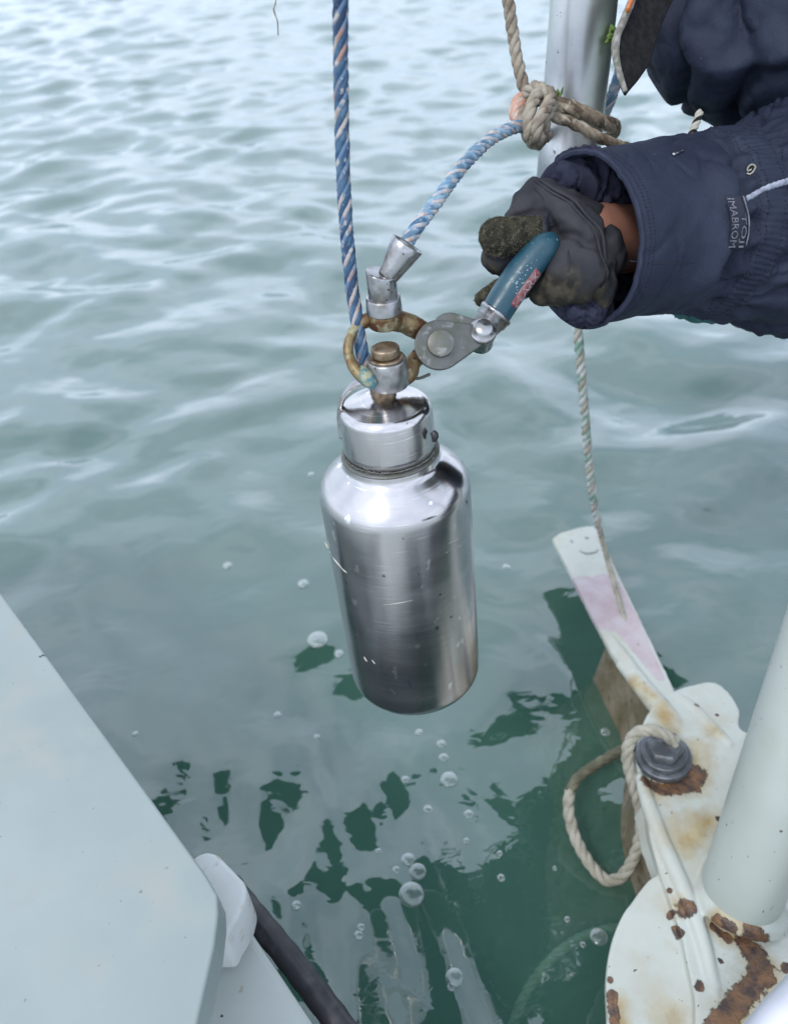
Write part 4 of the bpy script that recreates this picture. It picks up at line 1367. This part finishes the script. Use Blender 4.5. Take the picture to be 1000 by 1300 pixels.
vmud = (vm != 2) * np.clip((pxv[:, 1] - 322 - 30 * noise3(v * 50)) / 45, 0, 1) * np.clip((785 - pxv[:, 0]) / 25, 0, 1)
set_attr(glove, 'mud', vmud)
vm = np.where(vm == 1, 0, vm)
if False: vm = np.where((vm == 0) & (pxv[:, 1] > 345 + 30 * noise3(v * 60)) & (pxv[:, 0] < 775), 1, vm)
fm = []
for p in glove.data.polygons:
    fm.append(int(vm[p.vertices[0]]))
glove.data.polygons.foreach_set('material_index', fm)
# fabric folds and pile
nr = normals_of(glove)
q = v * 26
ww = fbm(q + 0.8 * np.stack([noise3(q * .8 + 5), noise3(q * .8 + 9), noise3(q * .8 + 13)], -1), 2)
hh = np.where(vm == 2, 0.0010 * fbm(v * 260, 2) + 0.0012 * fbm(v * 70, 1), 0.0030 * (0.5 - np.abs(ww) * 2.2) + 0.0004 * fbm(v * 150, 2))
# deep creases between finger masses
srt = np.sort(ds, -1)
hh -= 0.0035 * np.exp(-((srt[:, 1] - srt[:, 0]) / 0.0022) ** 2)
set_verts(glove, v + nr * hh[:, None])
# pile fibres on the worn fingers
v = verts_of(glove)
nr = normals_of(glove)
mb = MB()
idx = np.where((vm == 2) & (((CAM - v) * nr).sum(-1) > -0.2))[0]
for i in rng.choice(idx, min(5200, len(idx)), replace=True):
    p = v[i]
    d_ = unit(nr[i] + rng.normal(size=3) * 0.55)
    L_ = rng.uniform(0.0004, 0.0015)
    s_ = unit(np.cross(d_, F + rng.normal(size=3) * 0.3)) * 0.00014
    mb.add([p - s_, p + s_, p + d_ * L_], [(0, 1, 2)], int(rng.integers(0, 2)))
o = mb.build('pile', [M_fuzz, M_pilet], glove, smooth=False)
o['kind'] = 'stuff'
# hem of the glove opening
def gsnap(x, y, off=0.0006):
    d = np.hypot(pxv[:, 0] - x, pxv[:, 1] - y) + np.where(((CAM - v) * nr).sum(-1) > 0, 0, 1e6)
    i = int(np.argmin(d))
    return v[i] + nr[i] * off
mb = MB()
for off_, dx in ((0.0008, 0), (0.0006, -7)):
    c = np.array([gsnap(x + dx, y, off_) for x, y in [(686, 230), (706, 242), (726, 257), (745, 274), (760, 296), (771, 322), (776, 346), (774, 368)]])
    sweep(mb, catmull(c, 60), 0.0013 if dx == 0 else 0.0008, 8)
mb.build('glove_hem', M_glove, glove)

mb = MB()
for ln in ([(676, 236), (688, 250), (694, 268), (690, 284)], [(650, 262), (662, 270), (676, 282)], [(712, 300), (722, 318), (722, 340), (714, 356)]):
    c = np.array([gsnap(x, y, 0.0001) for x, y in ln])
    sweep(mb, catmull(c, 30), 0.0005, 6)
tag(mb.build('glove_seam', M_thread, glove), kind='stuff')
# drawcord, flap, tag --------------------------------------------------
c, _ = PT([(888, 142, 0.60), (885, 152, 0.597), (881, 162, 0.595), (876, 174, 0.59)], 20)
mb = MB()
rope(mb, c, 0.0031, 3, 4.5, (0, 1, 0))
mb.build('drawcord', [M_cream, M_black], person)
fl = [(870, -30), (852, 4), (842, 26), (833, 52), (826, 78), (812, 98), (800, 112), (795, 119), (790, 108), (785, 88), (781, 66), (781, 50), (788, 32), (797, 12), (806, -12), (815, -30)]
mb = MB()
prism(mb, [P(x, y, 0.585 + 0.0004 * (x - 780)) for x, y in fl][::-1], 0.006, down=unit(F))
o = mb.build('flap', M_black, person, bevel=0.002)
c, r_ = PT([(794, 116, 0.586, 3), (786, 92, 0.585, 4), (781, 66, 0.584, 5), (783, 46, 0.584, 5), (791, 26, 0.585, 5), (801, 2, 0.587, 5), (812, -28, 0.59, 5)], 60)
mb = MB()
sweep(mb, c, r_ * (1 + 0.12 * fbm(c * 150, 2)), 14)
mb.build('flap_edge', M_trim, person)
c, r_ = PT([(796, 13, 0.578, 5), (800, 4, 0.578, 5), (805, -8, 0.578, 5)], 10)
mb = MB()
sweep(mb, c, r_, 10, ry=r_ * 0.5)
mb.build('orange_tag', M_orange, person)

# ------------------------------------------------------------------ white fitting at the right
fit = empty('boat_fitting', 'white painted rust stained metal fitting with a long faded pink blade over the water', 'boat fitting')

def lift(x, y):
    "height above the water of the fitting's upper face, by photo position"
    return np.interp(y, [660, 870, 1000, 1150, 1330], [0.085, 0.10, 0.115, 0.10, 0.075])
def outline(pts, n=None, dz=0.0):
    p = np.array([list(W(x, y, lift(x, y) + dz)) for x, y in pts])
    return p

ATTR = {}
def zone_of(v, lines):
    "0..1 closeness of points v to fat polylines [(x, y, radius_px), ...] drawn on the fitting"
    best = np.full(len(v), -1.0)
    for ln in lines:
        pts = [(W(x, y, float(lift(x, y)))[:2], r * 0.58 / 1000) for x, y, r in ln]
        if len(pts) == 1: pts = pts * 2
        for (a, ra), (b, rb) in zip(pts[:-1], pts[1:]):
            ab = b - a
            t = np.clip(((v[:, :2] - a) @ ab) / max(ab @ ab, 1e-12), 0, 1)
            d = np.linalg.norm(v[:, :2] - (a + t[:, None] * ab), axis=1)
            best = np.maximum(best, 1 - d / (ra + (rb - ra) * t))
    return best
def rust_material():
    m = mat('white_paint_rusting', (0.47, 0.50, 0.46, 1), 0.42, 0, bump=[(260, 0.0008, 0.4), (40, 0.002, 0.25)], var=(22, (0.44, 0.44, 0.38, 1), 0.45, 0.62),
            spots=[(24, (0.40, 0.34, 0.23, 1), 0.62, 0.80, 0.6), (110, (0.12, 0.055, 0.03, 1), 0.715, 0.722, 0.85), (190, (0.03, 0.03, 0.03, 1), 0.72, 0.73)], rvar=(40, 0.3, 0.6))
    n = m.node_tree.nodes
    l = m.node_tree.links.new
    bs = n['Principled BSDF']
    cur = bs.inputs['Base Color'].links[0].from_socket
    tcn = n.new('ShaderNodeTexCoord')
    def layer(attr, scale, amp, lo, hi, c1, c2, cur, cscale):
        at = n.new('ShaderNodeAttribute')
        at.attribute_name = attr
        t = n.new('ShaderNodeTexNoise')
        t.inputs['Scale'].default_value = scale
        t.inputs['Detail'].default_value = 6
        t.inputs['Roughness'].default_value = 0.65
        l(tcn.outputs['Object'], t.inputs['Vector'])
        ma = n.new('ShaderNodeMath')
        ma.operation = 'MULTIPLY_ADD'
        l(t.outputs['Fac'], ma.inputs[0])
        ma.inputs[1].default_value = amp
        l(at.outputs['Fac'], ma.inputs[2])
        mr = n.new('ShaderNodeMapRange')
        mr.inputs['From Min'].default_value = lo + amp * 0.5
        mr.inputs['From Max'].default_value = hi + amp * 0.5
        l(ma.outputs[0], mr.inputs['Value'])
        t2 = n.new('ShaderNodeTexNoise')
        t2.inputs['Scale'].default_value = cscale
        t2.inputs['Detail'].default_value = 5
        l(tcn.outputs['Object'], t2.inputs['Vector'])
        rp = n.new('ShaderNodeValToRGB')
        rp.color_ramp.elements[0].position = 0.4
        rp.color_ramp.elements[0].color = c1
        rp.color_ramp.elements[1].position = 0.62
        rp.color_ramp.elements[1].color = c2
        l(t2.outputs['Fac'], rp.inputs['Fac'])
        mx_ = n.new('ShaderNodeMix')
        mx_.data_type = 'RGBA'
        l(mr.outputs[0], mx_.inputs[0])
        l(cur, mx_.inputs[6])
        l(rp.outputs[0], mx_.inputs[7])
        return mx_.outputs[2], mr.outputs[0]
    cur, _m = layer('pink', 60, 0.5, 0.0, 0.06, (0.42, 0.33, 0.35, 1), (0.46, 0.41, 0.43, 1), cur, 40)
    cur, _m = layer('stain', 55, 1.6, 0.05, 1.1, (0.34, 0.25, 0.11, 1), (0.44, 0.37, 0.22, 1), cur, 60)
    cur, rm = layer('rust', 120, 1.9, 0.06, 0.24, (0.060, 0.038, 0.030, 1), (0.19, 0.095, 0.042, 1), cur, 90)
    l(cur, bs.inputs['Base Color'])
    bn = n.new('ShaderNodeBump')
    bn.inputs['Distance'].default_value = 0.0015
    bn.inputs['Strength'].default_value = 0.8
    t3 = n.new('ShaderNodeTexNoise')
    t3.inputs['Scale'].default_value = 300
    t3.inputs['Detail'].default_value = 4
    l(tcn.outputs['Object'], t3.inputs['Vector'])
    mm = n.new('ShaderNodeMath')
    mm.operation = 'MULTIPLY_ADD'
    l(rm, mm.inputs[0])
    l(t3.outputs['Fac'], mm.inputs[1])
    l(rm, mm.inputs[2])
    l(mm.outputs[0], bn.inputs['Height'])
    l(bs.inputs['Normal'].links[0].from_socket, bn.inputs['Normal'])
    l(bn.outputs[0], bs.inputs['Normal'])
    return m
M_rust2 = rust_material()
RUST = [[(905, 1172, 6), (925, 1188, 9)], [(945, 1192, 14), (962, 1208, 20), (970, 1232, 22), (955, 1252, 18)], [(958, 1246, 16), (938, 1272, 20), (915, 1300, 20), (900, 1330, 22)],
        [(871, 1155, 17)], [(968, 1150, 15)], [(876, 990, 24), (886, 980, 20)], [(820, 992, 12), (845, 1000, 14), (868, 996, 18)], [(889, 1252, 9)], [(884, 897, 6)], [(852, 1158, 7)], [(863, 1184, 7), (858, 1176, 6)],
        [(779, 1262, 9), (780, 1285, 9), (782, 1300, 10)], [(916, 1218, 5)], [(1000, 1225, 9)], [(914, 1034, 6)], [(850, 1130, 5)], [(776, 1240, 5)], [(910, 908, 5)], [(960, 1262, 8)]]
STAIN = [[(905, 1172, 20), (950, 1195, 32), (975, 1240, 50), (930, 1290, 45)], [(835, 1000, 40), (885, 985, 45), (880, 950, 35)], [(870, 1060, 55), (900, 1040, 40)], [(800, 865, 22), (830, 890, 22)], [(785, 1270, 26), (790, 1300, 26)], [(860, 1150, 24)], [(840, 900, 30), (850, 930, 35)], [(850, 1290, 40)], [(905, 930, 30)]]
PINK = [[(742, 738, 34), (760, 765, 42), (774, 785, 36)], [(770, 735, 34), (796, 790, 34), (822, 835, 18), (838, 860, 10)]]
body_poly = [(858, 876), (880, 869), (906, 866), (924, 878), (938, 900), (950, 930), (1060, 930), (1120, 1100), (1060, 1350), (900, 1350), (880, 1260), (862, 1180), (838, 1110), (824, 1060), (818, 1010), (808, 975), (812, 930), (830, 895)]
lobe = [(832, 1112), (806, 1140), (786, 1170), (774, 1205), (769, 1245), (770, 1290), (776, 1350), (900, 1360), (930, 1260), (900, 1160), (864, 1120)]
bl_poly = [(701, 683), (712, 676), (735, 669), (754, 667), (760, 675), (790, 740), (822, 806), (856, 876), (850, 900), (835, 905), (800, 862), (776, 828), (745, 770)]
zb = lambda x, y: float(np.interp(y, [660, 900], [0.070, 0.104]))
def ridge_tube(mb, rows, zf):
    p = np.array([list(W(x, y, zf(x, y) + h)) + [r] for x, y, h, r in rows])
    p = catmull(p, 60)
    sweep(mb, p[:, :3], p[:, 3], 18)
def cast(name, mb, voxel, smooth, m):
    o = mb.build(name, m, fit)
    r = o.modifiers.new('r', 'REMESH')
    r.mode = 'VOXEL'
    r.voxel_size = voxel
    r.use_smooth_shade = True
    sm_ = o.modifiers.new('s', 'SMOOTH')
    sm_.iterations = smooth
    sm_.factor = 0.6
    mesh_from_eval(o)
    v = verts_of(o)
    nr_ = normals_of(o)
    rz = zone_of(v, RUST)
    set_attr(o, 'rust', rz)
    set_attr(o, 'stain', zone_of(v, STAIN))
    set_attr(o, 'pink', zone_of(v, PINK) if name == 'blade' else np.full(len(v), -1.0))
    rr_ = np.clip(rz + fbm(v * 75, 3) * 0.9, 0, 0.5) * 2
    set_verts(o, v + nr_ * (0.0003 * rr_ * (0.5 + fbm(v * 300, 2)) + 0.0006 * fbm(v * 40, 2))[:, None])
    return o
lz = lambda x, y: float(lift(x, y))
mb = MB()
prism(mb, [W(x, y, lz(x, y)) for x, y in smooth_outline(body_poly, 8)], 0.014)
prism(mb, [W(x, y, lz(x, y) - 0.007) for x, y in smooth_outline(lobe, 8)], 0.012)
ridge_tube(mb, [(786, 842, -0.006, 0.006), (806, 862, -0.004, 0.010), (830, 890, -0.004, 0.012), (850, 912, -0.007, 0.011), (872, 935, -0.010, 0.008)], lz)
ridge_tube(mb, [(858, 884, -0.003, 0.005), (880, 900, -0.002, 0.006), (905, 925, -0.002, 0.006), (928, 948, -0.003, 0.005)], lz)
ridge_tube(mb, [(812, 985, -0.004, 0.006), (824, 1025, -0.003, 0.008), (842, 1075, -0.003, 0.009), (864, 1125, -0.003, 0.009), (886, 1180, -0.004, 0.008), (904, 1250, -0.005, 0.007), (920, 1330, -0.005, 0.006)], lz)
# wall dropping from the raised plate to the lobe
wt = [W(x, y, lz(x, y) - 0.004) for x, y in [(818, 1015), (828, 1060), (844, 1105), (866, 1150), (882, 1200), (898, 1270), (912, 1340)]]
for a, b in zip(wt[:-1], wt[1:]):
    prism(mb, [a, b, b + np.array([-0.008, -0.002, -0.03]), a + np.array([-0.008, -0.002, -0.03])], 0.006, down=(0.8, 0.2, 0.1))
ta = W(938, 1142, 0.095)
lathe(mb, ta - np.array([0, 0, 0.014]), ta + unit(P(1090, 690, 0.67) - ta), [(0, 0.047), (0.010, 0.045), (0.015, 0.0405), (0.020, 0.038), (0.03, 0.0362)], 40)
plate_o = cast('plate', mb, 0.0016, 6, M_rust2)
mb = MB()
prism(mb, [W(x, y, zb(x, y)) for x, y in bl_poly], 0.010)
ridge_tube(mb, [(768, 800, -0.004, 0.004), (784, 826, -0.003, 0.008), (806, 858, -0.002, 0.010), (828, 886, -0.004, 0.010)], zb)
blade = cast('blade', mb, 0.0015, 3, M_rust2)
for pts in ([(724, 686), (727, 689)], [(742, 683), (747, 683)], [(735, 699), (744, 703), (756, 701), (759, 697)], [(809, 818), (810, 819)], [(801, 835), (803, 835)]):
    mb = MB()
    c = catmull([W(x, y, zb(x, y) + 0.0004) for x, y in pts], 8)
    sweep(mb, c, [0.0006, 0.0012, 0.0016, 0.0017, 0.0017, 0.0014, 0.0010, 0.0005], 8)
    mb.build('scuff', M_scuff, blade)
# skirt under the edge: drops to the waterline, then slopes away under the water
tops = [(766, 812), (786, 842), (806, 872), (822, 905), (816, 950), (814, 990), (828, 1050), (846, 1100)]
k = 14
front = []
for n_, (x, y) in enumerate(tops):
    a = W(x + 6, y, lz(x, y) - 0.010)
    b = np.array([a[0] - 0.012, a[1] + 0.0, 0.0])
    c_ = np.array([a[0] - 0.095, a[1] + 0.005, -0.11])
    for j in range(k):
        s_ = j / (k - 1)
        p = a * (1 - s_ / 0.35) + b * (s_ / 0.35) if s_ < 0.35 else b * (1 - (s_ - 0.35) / 0.65) + c_ * ((s_ - 0.35) / 0.65)
        front.append(p)
mb = MB()
mb.add(front, grid_faces(len(tops), k, False))
o = mb.build('skirt', M_growth, fit, sub=2)
sd_ = o.modifiers.new('s', 'SOLIDIFY')
sd_.thickness = 0.006
# bolt, washers
bc = W(842, 962, 0.116)
bup = unit(np.array([-0.10, 0.0, 1.0]))
cyl('washer', bc - bup * 0.004, bc + bup * 0.005, 0.0285, M_bolt, 0.0016, parent=fit)
cyl('bolt', bc + bup * 0.005, bc + bup * 0.013, 0.0240, M_bolt, 0.002, parent=fit)
mb = MB()
lathe(mb, bc + bup * 0.013, bc + bup, [(0, 0.0001), (0, 0.0185), (0.001, 0.0196), (0.010, 0.0196), (0.0125, 0.0175), (0.0125, 0.0001)], 6)
mb.build('nut', M_bolt, fit, smooth=False, bevel=0.0012)
cyl('bolt_end', bc + bup * 0.0125, bc + bup * 0.017, 0.0085, M_bolt, 0.001, parent=fit)
# large painted tube rising beside the camera
tb = P(1090, 690, 0.67)
tube = empty('support_tube', 'thick pale painted tube rising from the white fitting at the right edge', 'tube')
c = catmull([ta + (ta - tb) * 0.02, ta, ta * 0.75 + tb * 0.25, tb, tb + (tb - ta) * 0.7], 60)
mb = MB()
sweep(mb, c, np.interp(np.arange(60), [0, 3, 59], [0.0350, 0.0365, 0.0375]), 48)
mb.build('tube', M_tube, tube)
# pale rail crossing the bottom right corner
c = catmull([P(880, 1420, 0.50), P(985, 1300, 0.49), P(1020, 1262, 0.485), P(1120, 1150, 0.47)], 40)
mb = MB()
sweep(mb, c, 0.0125, 32)
tag(mb.build('handrail', M_rail), 'pale shiny rail crossing the bottom right corner', 'rail')

# ------------------------------------------------------------------ bubbles
big = {(403, 812, 13): 'large domed bubble floating left of the steel bottle', (570, 990, 11): 'round bubble with a bright rim below the bottle, upper one of the column',
       (522, 1136, 16): 'largest bubble of the cluster in the dark green reflection', (530, 1107, 11): 'bubble just above the largest one in the dark green cluster',
       (518, 1092, 9): 'topmost bubble of the cluster in the dark green reflection', (577, 1242, 12): 'single large bubble near the bottom edge of the water',
       (760, 1190, 11): 'clear bubble beside the sunken rope and the white fitting'}
small = [(289, 718, 6, 'small bubble on open water well left of the bottle, highest of those on that side'), (385, 741, 7, 'small bubble just left of the middle of the bottle'), (430, 830, 6, 'small bubble touching the lower left side of the bottle beside the large dome'),
         (352, 908, 5, 'small bubble left of and just below the foot of the bottle'), (172, 932, 4, 'tiny bubble on its own close to the pale boat panel'), (402, 936, 4, 'faint tiny bubble below and left of the foot of the bottle'),
         (642, 720, 5, 'small bubble on its own right of the bottle near the pink blade'), (532, 930, 5, 'small bubble directly under the foot of the bottle, topmost of the column'), (560, 945, 6, 'small bubble second from the top in the column under the bottle'),
         (563, 962, 6, 'small bubble just above the bright rimmed bubble in the column'), (514, 990, 5, 'small bubble left of the bright rimmed bubble under the bottle'), (543, 1028, 6, 'small bubble below and left of the bright rimmed bubble'),
         (595, 1034, 6, 'small bubble below and right of the bright rimmed bubble'), (503, 1105, 5, 'small bubble at the left side of the dark cluster'), (480, 1081, 4, 'tiny bubble up and left of the dark cluster'),
         (376, 1150, 6, 'small bubble above the black rubber rail'), (455, 1188, 6, 'lower small bubble of the touching pair below the cluster'), (458, 1178, 5, 'upper small bubble of the touching pair below the cluster'),
         (636, 1115, 5, 'small bubble between the cluster and the cream rope loop, lower of two'), (634, 1084, 4, 'tiny bubble between the cluster and the cream rope loop, upper of two'), (768, 930, 6, 'small bubble beside the brown skirt above the rope loop'),
         (572, 1254, 5, 'small bubble touching the large one near the bottom edge'), (740, 1200, 4, 'tiny bubble left of the clear bubble by the sunken rope'), (395, 602, 4, 'tiny bubble left of the shoulder of the bottle'),
         (704, 1103, 3, 'tiny bubble just left of the cream rope loop'), (592, 1068, 4, 'tiny bubble right of and above the dark cluster'), (720, 1168, 4, 'tiny bubble below the bottom of the cream rope loop')]
bu_me = None
mbb = MB()
k_, s_ = 9, 18
prof = [(-0.25, 0.96)] + [(math.sin(a) * 0.92, max(math.cos(a), 1e-4)) for a in np.linspace(0, math.pi / 2, k_)]
lathe(mbb, (0, 0, 0), (0, 0, 1), prof, s_)
proto = mbb.build('bubble', M_bubble)
first = True
for (x, y, r_), lab in list(big.items()) + [(q_[:3], q_[3]) for q_ in small]:
    p = W(x, y, 0.0)
    zz = float(wave(p[0], p[1]))
    p = W(x, y, zz)
    d_ = proj(p)[2]
    o = proto if first else proto.copy()
    if not first:
        COL.objects.link(o)
    first = False
    o.location = p + np.array([0, 0, 0.0003])
    R_ = r_ * d_ / 1000
    o.scale = (R_, R_, R_ * 0.36)
    if lab:
        tag(o, lab, 'bubble', 'bubbles on the water')
    else:
        tag(o, 'small bubble floating on the water around the bottle', 'bubble', 'bubbles on the water')
